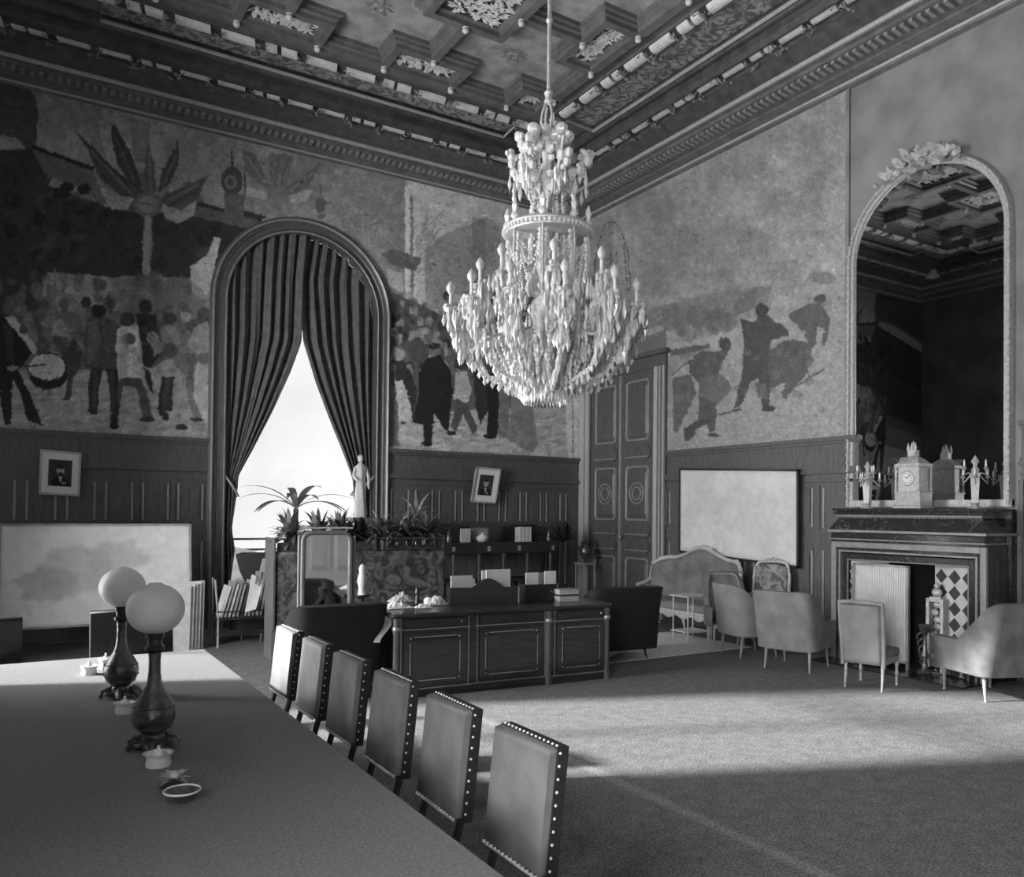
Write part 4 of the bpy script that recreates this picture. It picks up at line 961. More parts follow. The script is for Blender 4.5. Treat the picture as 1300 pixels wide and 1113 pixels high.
def candelabrum(label, loc, rz):
    t = thing('candelabrum', label, 'candelabrum', loc, rz, 'branched candelabra on the mantelshelf')
    b = MB(); b.lathe([(.09, 0), (.085, .02), (.05, .03), (.04, .05), (.055, .07)], n=12); b.build('foot', 'gilt', t)
    b = MB(); b.loft([[(-s_, -s_, z), (s_, -s_, z), (s_, s_, z), (-s_, s_, z)] for s_, z in ((.035, .07), (.04, .2), (.05, .38), (.06, .4), (.05, .42))], cap=(True, True))
    b.lathe([(.03, .42), (.05, .46), (.02, .5), (.025, .53), (.045, .56), (.0, .64)], n=8); b.build('stem', 'gilt_pale', t, angle=30)
    for k in range(6):
        a = k*PI/3; ca, sa = math.cos(a), math.sin(a); R_ = .15 if k % 2 else .13; zt = .36 if k % 2 else .46
        b = MB(); b.tube([(.04*ca, .04*sa, .42), (.09*ca, .09*sa, .36 if k % 2 else .42), (R_*ca, R_*sa, zt-.06), (R_*ca, R_*sa, zt)], .009, 6); b.lathe([(.014, 0), (.03, .012), (.014, .03), (.018, .05)], (R_*ca, R_*sa, zt), 8)
        o = b.build('arm', 'gilt', t); MB().lathe([(.011, 0), (.011, .05), (.002, .075)], (R_*ca, R_*sa, zt+.05), 7).build('candle', 'china', o)
    return t
candelabrum('gilt candelabrum on the mantelshelf, left of the tower clock', (9.66, 6.93, 2.015), .2)
candelabrum('gilt candelabrum on the mantelshelf, right of the tower clock', (9.64, 5.46, 2.015), .5)
# ------------------------------------------------------------------ chandelier
CX, CY, CZ = 4.0, 6.15, 2.95
ch = thing('chandelier', 'huge crystal chandelier with many branches hanging in the middle of the room', 'chandelier', (CX, CY, CZ))
top = EYE+6.55+.32-CZ
b = MB(); b.tube([(0, 0, 2.62), (0, 0, top)], .02, 8)
for z in (2.72, 3.4, 4.1, 4.9): b.lathe([(.02, -.03), (.035, 0), (.02, .03)], (0, 0, z), 8)
b.build('suspension_rod', 'gilt_pale', ch)
b = MB()
for s_ in (-1, 1): b.tube([(0, 0, 2.7), (.03*s_, 0, 2.64), (.06*s_, .01, 2.55), (.075*s_, .01, 2.46), (.03*s_, 0, 2.4)], .013, 6)
for s_ in (-1, 1): b.tube([(0, 0, 2.68), (0, .03*s_, 2.62), (0, .055*s_, 2.53), (0, .03*s_, 2.42)], .011, 6)
b.lathe([(.02, 2.62), (.045, 2.66), (.03, 2.7), (.045, 2.74), (.02, 2.78)], n=10); b.build('hanging_hook', 'gilt_pale', ch)
b = MB(); b.lathe([(.02, 2.45), (.07, 2.38), (.11, 2.3), (.06, 2.22), (.05, 2.1), (.1, 2.0), (.12, 1.9), (.07, 1.8), (.09, 1.7), (.05, 1.6), (.05, 1.3), (.11, 1.2), (.08, 1.1), (.06, .95), (.14, .85), (.17, .75), (.11, .62), (.15, .5), (.24, .4), (.28, .3), (.2, .16), (.1, .08), (.05, .02), (.03, -.03), (0, -.05)], n=18)
b.build('stem', 'crystal2', ch)
rnd = random.Random(3)
def strand(mb, pts, r, step=.035, gem=False):
    P = [Vector(p) for p in pts]; acc = 0
    for p, q in zip(P, P[1:]):
        l = (q-p).length; n = max(1, int(l/step))
        for k in range(n):
            c = p.lerp(q, (k+.5)/n); rr = r*rnd.uniform(.8, 1.2); mb.ball(c, (rr, rr, rr*1.2), 5, 4)
            if gem and k % 2 == 0: mb.gem(c, rr*1.1, rr*4.5, 4)
def circ(r, a, z): return (r*math.cos(a), r*math.sin(a), z)
# crown: six flowered branches
for k in range(6):
    a = k*PI/3+.3; b = MB()
    b.tube([circ(.06, a, 1.8), circ(.16, a, 1.86), circ(.25, a, 1.98), circ(.32, a, 2.1), circ(.37, a, 2.2)], .014, 6)
    br = b.build('crown_branch', 'gilt_pale', ch)
    b = MB()
    for q in range(24):
        rr = rnd.uniform(.14, .38); zz = 1.86+(rr-.12)*1.35+rnd.uniform(-.13, .1); b.ball(circ(rr, a+rnd.uniform(-.3, .3), zz), rnd.uniform(.024, .05), 6, 5)
    for q in range(8): b.gem(circ(rnd.uniform(.2, .36), a+rnd.uniform(-.2, .2), rnd.uniform(1.85, 2.1)), .022, .16, 5)
    b.build('crystal_flower', 'crystal', br, smooth=False)
for k in range(4):
    a = k*PI/2+.2; b = MB(); b.tube([circ(.05, a, 2.3), circ(.11, a, 2.36), circ(.15, a, 2.28)], .012, 6); br = b.build('top_branch', 'gilt_pale', ch)
    b = MB()
    for q in range(6): b.ball(circ(.1+.1*rnd.random(), a+rnd.uniform(-.3, .3), 2.22+.14*rnd.random()), .058, 7, 5)
    b.build('glass_ball', 'crystal', br)
b = MB()
for k in range(12):
    a = k*PI/6; strand(b, [circ(.09, a, 2.3), circ(.19, a, 2.05), circ(.16, a, 1.8), circ(.13, a, 1.66)], .015)
    strand(b, [circ(.15, a, 1.7), circ(.17, a, 1.5), circ(.15, a, 1.3), circ(.18, a, 1.22)], .017, gem=True)
for k in range(70): b.gem(circ(rnd.uniform(.07, .17), rnd.uniform(0, 6.3), rnd.uniform(1.3, 2.1)), .018, .11, 4)
b.build('crystal_strand', 'crystal', ch, smooth=False)
for k in range(6):
    a = k*PI/3; b = MB(); b.lathe([(.02, 0), (.035, .03), (.02, .07), (.03, .12), (.012, .2), (.0, .24)], circ(.17, a, 1.2), 7); b.build('finial', 'crystal2', ch)
# hoop with swags
R1 = .365; ZR = 1.5
b = MB(); b.lathe([(R1-.02, ZR-.07), (R1+.02, ZR-.06), (R1+.035, ZR), (R1, ZR+.03), (R1-.04, ZR+.02), (R1-.05, ZR-.04)], n=40); b.build('hoop', 'gilt_pale', ch)
b = MB()
for k in range(60): b.ball(circ(R1+.03, k*2*PI/60, ZR-.03), .02, 6, 4)
for k in range(8):
    a = k*PI/4+.1; b.lathe([(.02, 0), (.04, .03), (.02, .07), (.03, .12), (.005, .19)], circ(R1, a, ZR+.02), 7)
b.build('hoop_ornament', 'crystal', ch, smooth=False)
for k in range(8):
    a = k*PI/4+.1; b = MB(); b.tube([circ(R1, a, ZR-.05), circ(R1+.012, a, 1.3), circ(R1-.005, a, 1.05), circ(R1-.04, a, .88)], .011, 6)
    st = b.build('stay', 'gilt_pale', ch); b = MB(); strand(b, [circ(R1-.02, a+.08, ZR-.08), circ(R1-.01, a+.06, 1.2), circ(R1-.05, a, .9)], .018, .04, True); strand(b, [circ(R1-.02, a-.08, ZR-.08), circ(R1-.01, a-.06, 1.2), circ(R1-.05, a, .9)], .018, .04, True)
    b.build('crystal_strand', 'crystal', st, smooth=False)
b = MB()
for k in range(8):
    a0, a1 = k*PI/4+.1, (k+1)*PI/4+.1
    for dz in (.16, .28, .4):
        P = [circ(R1-.03-.03*math.sin(PI*q/8), a0+(a1-a0)*q/8, ZR-.1-dz*math.sin(PI*q/8)) for q in range(9)]; strand(b, P, .012, .028)
    b.gem(circ(R1-.05, (a0+a1)/2, ZR-.48), .045, .2, 6); b.ball(circ(R1-.05, (a0+a1)/2, ZR-.5), .04, 7, 5)
b.build('crystal_swag', 'crystal', ch, smooth=False)
# lower branches: two tiers
def branch(a, R_, z0, zt, curve, n_c, tag_):
    ca, sa = math.cos(a), math.sin(a); b = MB()
    P = [circ(.2, a, z0), circ(R_*.45, a, z0+curve), circ(R_*.75, a, z0+curve*.4), circ(R_*.95, a, zt-.16), circ(R_, a, zt-.08)]
    Q = []
    for i in range(len(P)-1):
        for q in range(4):
            tt = q/4; p0, p1, p2, p3 = [Vector(P[max(0, min(len(P)-1, i+d))]) for d in (-1, 0, 1, 2)]
            Q.append(.5*((2*p1)+(-p0+p2)*tt+(2*p0-5*p1+4*p2-p3)*tt*tt+(-p0+3*p1-3*p2+p3)*tt**3))
    Q.append(Vector(P[-1])); b.tube(Q, .014, 6); b.lathe([(.02, -.03), (.055, -.005), (.06, .005), (.02, .01), (.022, .04)], circ(R_, a, zt-.05), 9)
    br = b.build('branch', 'gilt_pale', ch)
    MB().lathe([(.014, 0), (.014, .1), (.012, .105)], circ(R_, a, zt-.02), 7).build('candle', 'china', br)
    MB().lathe([(.012, 0), (.034, .03), (.04, .06), (.026, .09), (.004, .12)], circ(R_, a, zt+.08), 9).build('glass_bulb', 'crystal2', br)
    c = MB()
    for q in range(n_c):
        aa = a+rnd.uniform(-.12, .12)*(.9/R_); rr = R_+rnd.uniform(-.09, .07); c.gem(circ(rr, aa, zt-.03-rnd.random()*.05), .02, rnd.uniform(.1, .2), 5)
    for q in range(n_c):
        tt = rnd.random(); p = Q[int(tt*(len(Q)-1))]; c.gem((p.x+rnd.uniform(-.04, .04), p.y+rnd.uniform(-.04, .04), p.z), .018, rnd.uniform(.08, .17), 4)
    for q in range(7): c.ball(circ(R_+rnd.uniform(-.05, .05), a+rnd.uniform(-.06, .06), zt-.05+rnd.uniform(-.04, .04)), .024, 6, 4)
    for q in range(28 if R_ > .7 else 16):
        v = rnd.random(); c.gem(circ(R_-.03-v*.1+rnd.uniform(-.05, .05), a+rnd.uniform(-.09, .09), zt-.12-v*.28), .024, rnd.uniform(.1, .18), 5)
    # chain falling back to the bowl
    if tag_: strand(c, [circ(R_-.02, a, zt-.15), circ(R_*.86, a, zt-.38), circ(R_*.66, a, zt-.62), circ(R_*.42, a, .12), circ(.22, a, .08)], .02, .034, True)
    c.build('crystal_pendant', 'crystal', br, smooth=False)
for k in range(12): branch(k*PI/6+.12, .82+.04*(k % 2), .42, .8, .12, 20, True)
for k in range(8): branch(k*PI/4+.3, .6, .6, 1.04, .1, 16, True)
b = MB()
for k in range(24):
    a = k*PI/12; strand(b, [circ(.5, a, .62), circ(.45, a, .4), circ(.34, a, .18), circ(.18, a, .02)], .018, .036)
for k in range(420):
    zz = rnd.uniform(.05, .85); R_ = .2+zz*.62; a = rnd.uniform(0, 6.3); b.gem(circ(R_*rnd.uniform(.75, 1.02), a, zz), .02, rnd.uniform(.08, .15), 4)
for k in range(40):
    a = k*2*PI/40; b.gem(circ(.2, a, .06), .018, .13, 4); b.gem(circ(.32, a, .2), .018, .14, 4)
b.build('crystal_basket', 'crystal', ch, smooth=False)
# ------------------------------------------------------------------ seating
def leg_mb(x, y, h, r0=.022, r1=.012, dx=0, dy=0, turned=False, n=8):
    b = MB()
    if turned: b.lathe([(.012, 0), (.02, .01), (.012, .03), (.016, .05), (.014, h*.4), (.024, h*.5), (.016, h*.56), (.018, h*.8), (.026, h*.85), (.026, h)], (x, y, 0), n)
    else: b.tube([(x+dx, y+dy, 0), (x+dx*.9, y+dy*.9, .02), (x+dx*.25, y+dy*.25, h*.55), (x, y, h)], [r1, r1*.85, (r0+r1)/2, r0], n)
    return b
def shell_chair(kind, label, loc, rz, w=.62, d=.62, harm=.6, hback=.98, th=.07, legh=.26, rake=.16, fab='velvet', frame='panel_light', inner=None, rise=.3, r=.14, turned=False, flare=0, group=None, seatz=.42, roll=0, thin=False):
    t = thing(kind, label, 'armchair', loc, rz, group)
    # plan path (outer line), front is +x
    path = [(d/2, w/2), (d/4, w/2+.005), (0, w/2), (-d/2+r, w/2-.0)]
    path += [(-d/2+r-r*math.sin(k*PI/10), w/2-r+r*math.cos(k*PI/10)) for k in range(1, 6)]
    path += [(-d/2-.005, w/4), (-d/2-.01, 0)]
    path = path+[(x, -y) for x, y in reversed(path[:-1])]
    def height(x):
        tt = min(1, max(0, (x+d/2)/rise)); tt = tt*tt*(3-2*tt); return hback+(harm-hback)*tt
    loops = []; m = len(path)
    for i, (x, y) in enumerate(path):
        px, py = path[max(0, i-1)]; qx, qy = path[min(m-1, i+1)]; tx, ty = qx-px, qy-py; l = math.hypot(tx, ty); nx, ny = ty/l, -tx/l   # inward normal
        h_ = height(x); z0 = legh
        def pt_(off, z):
            k = max(0, z-.42)/(hback-.42); rk = rake*k*max(0, min(1, (d/2-x)/d*1.4-.3)); fl = flare*k
            return (x+nx*off-rk, y+ny*off+(fl if y > 0 else -fl if y < 0 else 0), z)
        rr = th/2+roll*.5
        loops.append([pt_(0, z0), pt_(0, z0+.1), pt_(-roll*.3, (h_+z0)/2), pt_(-roll, h_-rr), pt_(-roll*.7, h_-rr*.3), pt_(th/2, h_), pt_(th+roll*.2, h_-rr*.3), pt_(th+roll*.2, h_-rr), pt_(th, (h_+z0)/2+.05), pt_(th, z0)])
    b = MB(); b.loft(loops, closed=True); n = len(loops[0]); b.f.append(tuple(range(n))); b.f.append(tuple((m-1)*n+k for k in reversed(range(n))))
    b.build('back_and_arms', fab, t, angle=50)
    b = MB(); x0, x1 = -d/2+th*.9, d/2+.03; yy = w/2-th*.95
    b.box(x0, x1, -yy, yy, seatz-.1, seatz); b.build('seat_cushion', inner or fab, t, bevel=.03)
    b = MB(); b.box(-d/2+.02, d/2+.01, -w/2+.015, w/2-.015, legh-.03, seatz-.09); b.build('seat_rail', frame, t, smooth=False, bevel=.008)
    for sx in (1, -1):
        for sy in (1, -1):
            turned_ = turned and sx > 0
            leg_mb(sx*(d/2-.035), sy*(w/2-.035), legh-.02, dx=.03*sx if not turned_ else 0, dy=.01*sy, turned=turned_).build('leg', frame, t)
    # light edging that follows the top of the back and arms
    g = MB(); P = []
    for l in loops: P.append(l[3] if not roll else l[4])
    g.tube([(p[0], p[1], p[2]+.0) for p in P], .009, 6); g.build('show_wood', frame, t)
    return t
def ang(dx, dy): return math.atan2(dy, dx)

# chairs by the fire
shell_chair('bergere', 'grey velvet tub armchair with sloping arms, third from the right facing the fireplace', (8.38, 7.02, 0), ang(.93, .32), w=.62, d=.66, harm=.6, hback=1.0, fab='velvet', legh=.27, rake=.2, r=.05, rise=.34)
shell_chair('bergere', 'small curved-back grey armchair on thin legs between the sofa and the tub armchair', (8.52, 7.96, 0), ang(.93, -.25), w=.56, d=.56, harm=.56, hback=.99, fab='velvet_lt', legh=.3, rake=.1, r=.12, rise=.4)
shell_chair('bergere', 'high-backed dark-lined armchair behind the small side table', (8.85, 8.7, 0), ang(-.55, -.8), w=.48, d=.46, harm=.58, hback=1.06, fab='velvet_md', legh=.3, rake=.08, r=.12, rise=.2)
shell_chair('bergere', 'pale velvet bergere with rolled arms, nearest the fireplace at the right edge', (8.93, 4.92, 0), ang(.34, .94), w=.66, d=.66, harm=.62, hback=1.05, fab='velvet_md', legh=.27, rake=.2, r=.05, rise=.24, turned=True, roll=.035)
# slipper chair with its back to the room
t = thing('slipper_chair', 'armless grey velvet chair with pale framed back, turned towards the fireplace opening', 'chair', (8.2, 5.82, 0), ang(.95, .28))
w, d = .46, .52
def backp(u, z): return (-d/2-.14*max(0, z-.4)-.02*math.cos(u*2), u)
b = MB(); outl = []
def fnb(u, v):
    z = .3+.64*v; y = (-.5+u)*(w-.04)*(1-.05*(1-v)); x, _ = backp(y, z); return (x-.02*math.sin(u*PI), y, z)
b.grid(fnb, 10, 12); b.build('back_panel', 'velvet', t, solid=.05)
b = MB(); P = []
for v in np.linspace(0, 1, 9): z = .26+.7*v; P.append((-d/2-.14*max(0, z-.4)-.012, w/2*(1-.05*(1-v)), z))
top_ = [(-d/2-.14*.56-.02, w/2-.02-(w-.04)*k/6, .965+.008*math.sin(PI*k/6)) for k in range(1, 6)]
P = P+top_+[(x, -y, z) for x, y, z in reversed(P)]
b.tube(P, .026, 8); b.build('back_frame', 'velvet_lt', t)
b = MB(); b.box(-d/2+.02, d/2, -w/2, w/2, .34, .44); b.build('seat_cushion', 'velvet_md', t, bevel=.03)
b = MB(); b.box(-d/2+.01, d/2-.01, -w/2+.01, w/2-.01, .28, .35); b.build('seat_rail', 'panel_light', t, smooth=False, bevel=.008)
for sx in (1, -1):
    for sy in (1, -1): leg_mb(sx*(d/2-.03), sy*(w/2-.03), .28, .02, .012, dx=.03*sx, turned=sx > 0).build('leg', 'gilt', t)

# big dark armchairs
def dark_chair(label, loc, rz, w, hback, fab, tilt=0):
    return shell_chair('armchair', label, loc, rz, w=w, d=.66, harm=.66, hback=hback, th=.13, fab=fab, frame='dark_wood', inner=fab, legh=.16, rake=.14, r=.05, rise=.22, flare=.0)
dark_chair('large dark velvet armchair seen from behind, at the left end of the writing desk', (2.8, 8.5, 0), ang(.03, 1), .74, .99, 'velvet_dk')
dark_chair('large dark leather armchair seen from behind, at the right end of the writing desk', (6.72, 8.75, 0), ang(.12, 1), .84, .99, 'leather_dk')
dark_chair('dark high-backed armchair between the print rack and the damask settee', (3.08, 12.75, 0), ang(.25, 1), .42, 1.3, 'velvet_dk')

# council chairs round the long table
def nail(b, p, r=.006): b.ball(p, r, 5, 4)
def council_chair(label, loc, rz, w=.41, ht=1.05, hb=.585, fab='leather', group=None, nails=True):
    """faces +x; origin on the floor under the middle of the seat"""
    t = thing('council_chair', label, 'chair', loc, rz, group); d = .44
    fx = -d/2                                             # front face of the back
    def bx_(y, z, off): return (fx-.10*(z-.45)+.0-off, y, z)
    b = MB(); loops = []
    for k, z in enumerate([hb, hb+.01, (hb+ht)/2, ht-.03, ht-.008, ht]):
        ins = .012 if k in (0, 5) else 0
        loops.append([bx_(-w/2+ins, z, ins), bx_(w/2-ins, z, ins), bx_(w/2-ins, z, .03), bx_(-w/2+ins, z, .03)])
    b.loft(loops, cap=(True, True)); b.build('back_pad', fab, t, angle=60)
    b = MB(); loops = [[bx_(-w/2-.004, z, .03), bx_(w/2+.004, z, .03), bx_(w/2+.004, z, .085), bx_(-w/2-.004, z, .085)] for z in (hb-.02, (hb+ht)/2, ht+.002)]
    b.loft(loops, cap=(True, True)); b.build('back_frame', 'leather_dk', t, smooth=False, bevel=.004)
    if nails:
        b = MB()
        for s_ in (-1, 1):
            for k in range(10): nail(b, tuple(Vector(bx_(s_*(w/2+.005), hb+.02+(ht-hb-.04)*k/9, .045))))
        for k in range(14): nail(b, bx_(-w/2+.015+(w-.03)*k/13, ht+.004, .04)); nail(b, bx_(-w/2+.01+(w-.02)*k/13, hb+.004, -.004), .0075)
        b.build('nail_trim', 'china', t)
        b = MB(); loops = [[bx_(-w/2, hb-.006, -.004), bx_(w/2, hb-.006, -.004)], [bx_(-w/2, hb+.006, -.006), bx_(w/2, hb+.006, -.006)]]; b.loft(loops, closed=False); b.build('braid', 'paper2', t, solid=.004)
    b = MB(); b.box(-d/2, d/2, -w/2-.01, w/2+.01, .41, .48); b.build('seat', fab, t, bevel=.02)
    b = MB(); b.box(-d/2+.01, d/2-.01, -w/2, w/2, .36, .42); b.build('seat_rail', 'dark_wood', t, smooth=False)
    for sy in (-1, 1):
        b = MB(); y = sy*(w/2-.025); b.tube([(-d/2-.03, y, 0), (-d/2+.0, y, .2), (-d/2-.01, y, .42), bx_(y, hb+.05, .055)], .02, 6); b.build('leg', 'dark_wood', t)
        MB().lathe([(.018, 0), (.025, .02), (.015, .05), (.02, .1), (.012, .16), (.022, .22), (.016, .3), (.024, .37)], (d/2-.03, y, 0), 8).build('leg', 'dark_wood', t)
    for sy in (-1, 1): MB().tube([(-d/2, sy*(w/2-.025), .13), (d/2-.03, sy*(w/2-.025), .13)], .012, 6).build('stretcher', 'dark_wood', t)
    MB().tube([(0, -w/2+.025, .13), (0, w/2-.025, .13)], .012, 6).build('stretcher', 'dark_wood', t)
    return t
# chairs face -x, back pads at x = 1.66; near edge y measured for each
ny_ = [2.525, 3.19, 3.86, 4.53, 5.19, 5.845]
lab = ['nearest of the leather chairs in the row along the long table', 'second nearest leather chair along the long table, studs down its dark edge', 'third leather chair from the front in the row beside the long table', 'fourth leather chair from the front in the row beside the long table', 'bright worn leather chair, second from the far end of the row', 'farthest leather chair of the row beside the long table']
fabs = ['leather', 'leather', 'leather', 'leather', 'leather_lt', 'leather']
c0 = None; XB = 1.66
for k, y in enumerate(ny_):
    loc = (XB-.22-.045+.0, y+.205, 0)
    if c0 is None: c = c0 = council_chair(lab[0], loc, PI, fab=fabs[0], group='leather council chairs along the long table')
    else: c = dup(c0, loc, PI, lab[k])
    if k: c.rotation_euler.z = PI+random.uniform(-.02, .02)
    if k >= 4:
        for o in kids(c):
            if o.name.startswith('back_pad'): o.data = o.data.copy(); o.data.materials[0] = M[fabs[k]]
council_chair('wide dark chair beyond the far end of the long table, at the left edge', (-.3, 7.52, 0), -PI/2, w=.7, ht=1.03, fab='leather_dk', group='wide chairs at the far end of the long table', nails=False)
council_chair('wide dark chair beyond the far end of the long table, behind the globe lamps', (.86, 7.52, 0), -PI/2, w=.64, ht=1.05, fab='leather_dk', group='wide chairs at the far end of the long table', nails=False)

# ------------------------------------------------------------------ gilt sofa and armchair by the right wall (local: front is +x)
def cabriole(b, x, y, h, sx, sy): b.tube([(x+.02*sx, y+.02*sy, 0), (x-.0, y, .04), (x+.0, y, h*.45), (x+.03*sx, y+.03*sy, h*.85), (x, y, h)], [.018, .012, .016, .028, .03], 8)
t = thing('sofa', 'carved gilt sofa with a humped velvet back under the large wall map', 'sofa', (9.34, 10.12, 0), PI)
Ls = 2.1; ds = .68
def top_z(y):
    u = abs(y)/(Ls/2); return 1.12+.2*math.exp(-(u/.4)**2)-(.12*max(0, (u-.75)/.25)**2)
def sb(u, v):
    y = (u-.5)*Ls; z = .42+(top_z(y)-.42)*v; bend = .22*max(0, abs(y)/(Ls/2)-.72)/.28; return (-ds/2+.04-.1*v+bend*.9, y, z)
b = MB(); b.grid(sb, 40, 12); b.build('back_cushion', 'velvet_md', t, solid=.09)
b = MB(); P = [tuple(Vector(sb(u, 1))+Vector((.0, 0, .03))) for u in np.linspace(0, 1, 41)]; b.tube(P, .032, 8)
for k in range(9): b.ball((-ds/2-.06, (k-4)*.05, top_z(0)+.05-.006*abs(k-4)), (.03, .035, .03+.012*(k == 4)), 7, 5)
for s_ in (-1, 1):
    b.tube([tuple(Vector(sb(.5+s_*.5, v))) for v in np.linspace(0, 1, 7)], .03, 8)
    for k in range(5): b.ball(tuple(Vector(sb(.5+s_*(.36+.02*k), 1))+Vector((0, 0, .05))), .028, 6, 5)
b.build('back_frame', 'gilt_pale', t)
b = MB(); b.box(-ds/2+.05, ds/2, -Ls/2+.08, Ls/2-.08, .36, .5); b.build('seat_cushion', 'velvet', t, bevel=.04)
b = MB(); n = 60; P = [(ds/2+.0, -Ls/2+.06+(Ls-.12)*k/n) for k in range(n+1)]
for s_ in (1,): b.loft([[(x+.02, y, .38) for x, y in P], [(x+.03, y, .33) for x, y in P], [(x+.015, y, .27-.025*math.cos(y*2*PI/.35)) for x, y in P], [(x-.01, y, .27-.025*math.cos(y*2*PI/.35)) for x, y in P], [(x-.01, y, .38) for x, y in P]], closed=False)
b.box(-ds/2+.02, ds/2, -Ls/2+.06, -Ls/2+.1, .28, .38); b.box(-ds/2+.02, ds/2, Ls/2-.1, Ls/2-.06, .28, .38); b.build('apron', 'gilt_pale', t)
for s_ in (-1, 1):
    b = MB(); y = s_*(Ls/2-.04); b.tube([(-ds/2+.2, y, .78), (-.02, y+s_*.02, .72), (.14, y+s_*.03, .68), (.17, y+s_*.03, .64), (.1, y, .6), (.12, y, .4)], [.03, .03, .035, .03, .025, .025], 8); b.build('arm', 'gilt_pale', t)
for x, y in ((ds/2-.02, -Ls/2+.1), (ds/2-.02, -Ls/6), (ds/2-.02, Ls/6), (ds/2-.02, Ls/2-.1), (-ds/2+.06, -Ls/2+.1), (-ds/2+.06, Ls/2-.1)):
    b = MB(); cabriole(b, x, y, .3, 1 if x > 0 else -1, 0); b.build('leg', 'gilt_pale', t)
t = thing('gilt_armchair', 'gilt-framed upholstered armchair with an arched back, against the wall right of the sofa', 'armchair', (9.38, 8.5, 0), ang(-.93, -.3))
w, d = .56, .56
def gtop(y): return 1.2-.06*(abs(y)/(w/2))**3
def gb(u, v): y = (u-.5)*(w-.06); z = .6+(gtop(y)-.03-.6)*v; return (-d/2-.08*v, y, z)
b = MB(); b.grid(gb, 14, 10); b.build('back_cushion', 'tapestry', t, solid=.06)
b = MB(); P = [(-d/2-.0, w/2, .4), (-d/2-.03, w/2, .7), (-d/2-.06, w/2, 1.0), (-d/2-.08, w/2-.03, 1.13)]+[(-d/2-.09, w/2-.06-(w-.12)*k/8, gtop(w/2-.06-(w-.12)*k/8)+.015) for k in range(9)]
P = P+[(-d/2-.08, -w/2+.03, 1.13), (-d/2-.06, -w/2, 1.0), (-d/2-.03, -w/2, .7), (-d/2, -w/2, .4)]
b.tube(P, .026, 8)
for k in range(5): b.ball((-d/2-.08, (k-2)*.035, 1.24+.02*(k == 2)), .024, 6, 5)
b.build('back_frame', 'gilt_pale', t)
b = MB(); b.box(-d/2+.02, d/2, -w/2+.02, w/2-.02, .38, .5); b.build('seat_cushion', 'velvet', t, bevel=.04)
b = MB(); b.box(-d/2, d/2+.01, -w/2, w/2, .31, .39); b.build('seat_rail', 'gilt_pale', t, smooth=False, bevel=.01)
for s_ in (-1, 1): b = MB(); b.tube([(-d/2-.03, s_*w/2, .72), (0, s_*(w/2+.02), .68), (.16, s_*(w/2+.02), .65), (.15, s_*w/2, .58), (.1, s_*w/2, .38)], .022, 8); b.build('arm', 'gilt_pale', t)
for x in (-1, 1):
    for y in (-1, 1): b = MB(); cabriole(b, x*(d/2-.03), y*(w/2-.03), .33, x, y); b.build('leg', 'gilt_pale', t)
# two-tier side table
t = thing('side_table', 'small pale two-tier side table in front of the sofa', 'table', (8.66, 9.25, 0), 0)
for nm, z, e in (('tabletop', .7, .25), ('lower_shelf', .17, .22)):
    b = MB(); b.box(-e, e, -.2, .2, z-.018, z); b.build(nm, 'stone', t, smooth=False, bevel=.004)
for x in (-.2, .2):
    for y in (-.16, .16): MB().tube([(x*1.03, y*1.03, 0), (x, y, .17), (x, y, .69)], [.008, .012, .012], 6).build('leg', 'stone', t)
# ------------------------------------------------------------------ writing desk
A_ = math.radians(-4.6); ux, uy = math.cos(A_), math.sin(A_)
DL, DD, DH = 2.6, 1.15, .87
dcx, dcy = 3.28+ux*DL/2-uy*DD/2, 7.84+uy*DL/2+ux*DD/2
desk = thing('writing_desk', 'large dark panelled writing desk with brass lines in the middle of the room', 'desk', (dcx, dcy, 0), A_)
fd = lambda u, z, w: (u, -DD/2-w, z)
def P4(mb, a, c, za, zb, w0, w1, fn=fd): mb.prism([(a, za), (c, za), (c, zb), (a, zb)], fn, w0, w1)
b = MB(); r = .06
def rr(x0, x1, y0, y1, r, z, n=5):
    L = []
    for cx, cy, a0 in ((x1-r, y1-r, 0), (x0+r, y1-r, PI/2), (x0+r, y0+r, PI), (x1-r, y0+r, 1.5*PI)):
        L += [(cx+r*math.cos(a0+k*PI/2/n), cy+r*math.sin(a0+k*PI/2/n), z) for k in range(n+1)]
    return L
e = .05
b.loft([rr(-DL/2-e+.015, DL/2+e-.015, -DD/2-e+.015, DD/2+e-.015, .1, DH-.045), rr(-DL/2-e, DL/2+e, -DD/2-e, DD/2+e, .1, DH-.03), rr(-DL/2-e, DL/2+e, -DD/2-e, DD/2+e, .1, DH-.01), rr(-DL/2-e+.01, DL/2+e-.01, -DD/2-e+.01, DD/2+e-.01, .1, DH)], cap=(True, True))
b.build('desktop', 'desk_wood', desk, angle=30)
S = [(-DL/2, -DL/2+.86), (-DL/2+.86, DL/2-.8), (DL/2-.8, DL/2)]
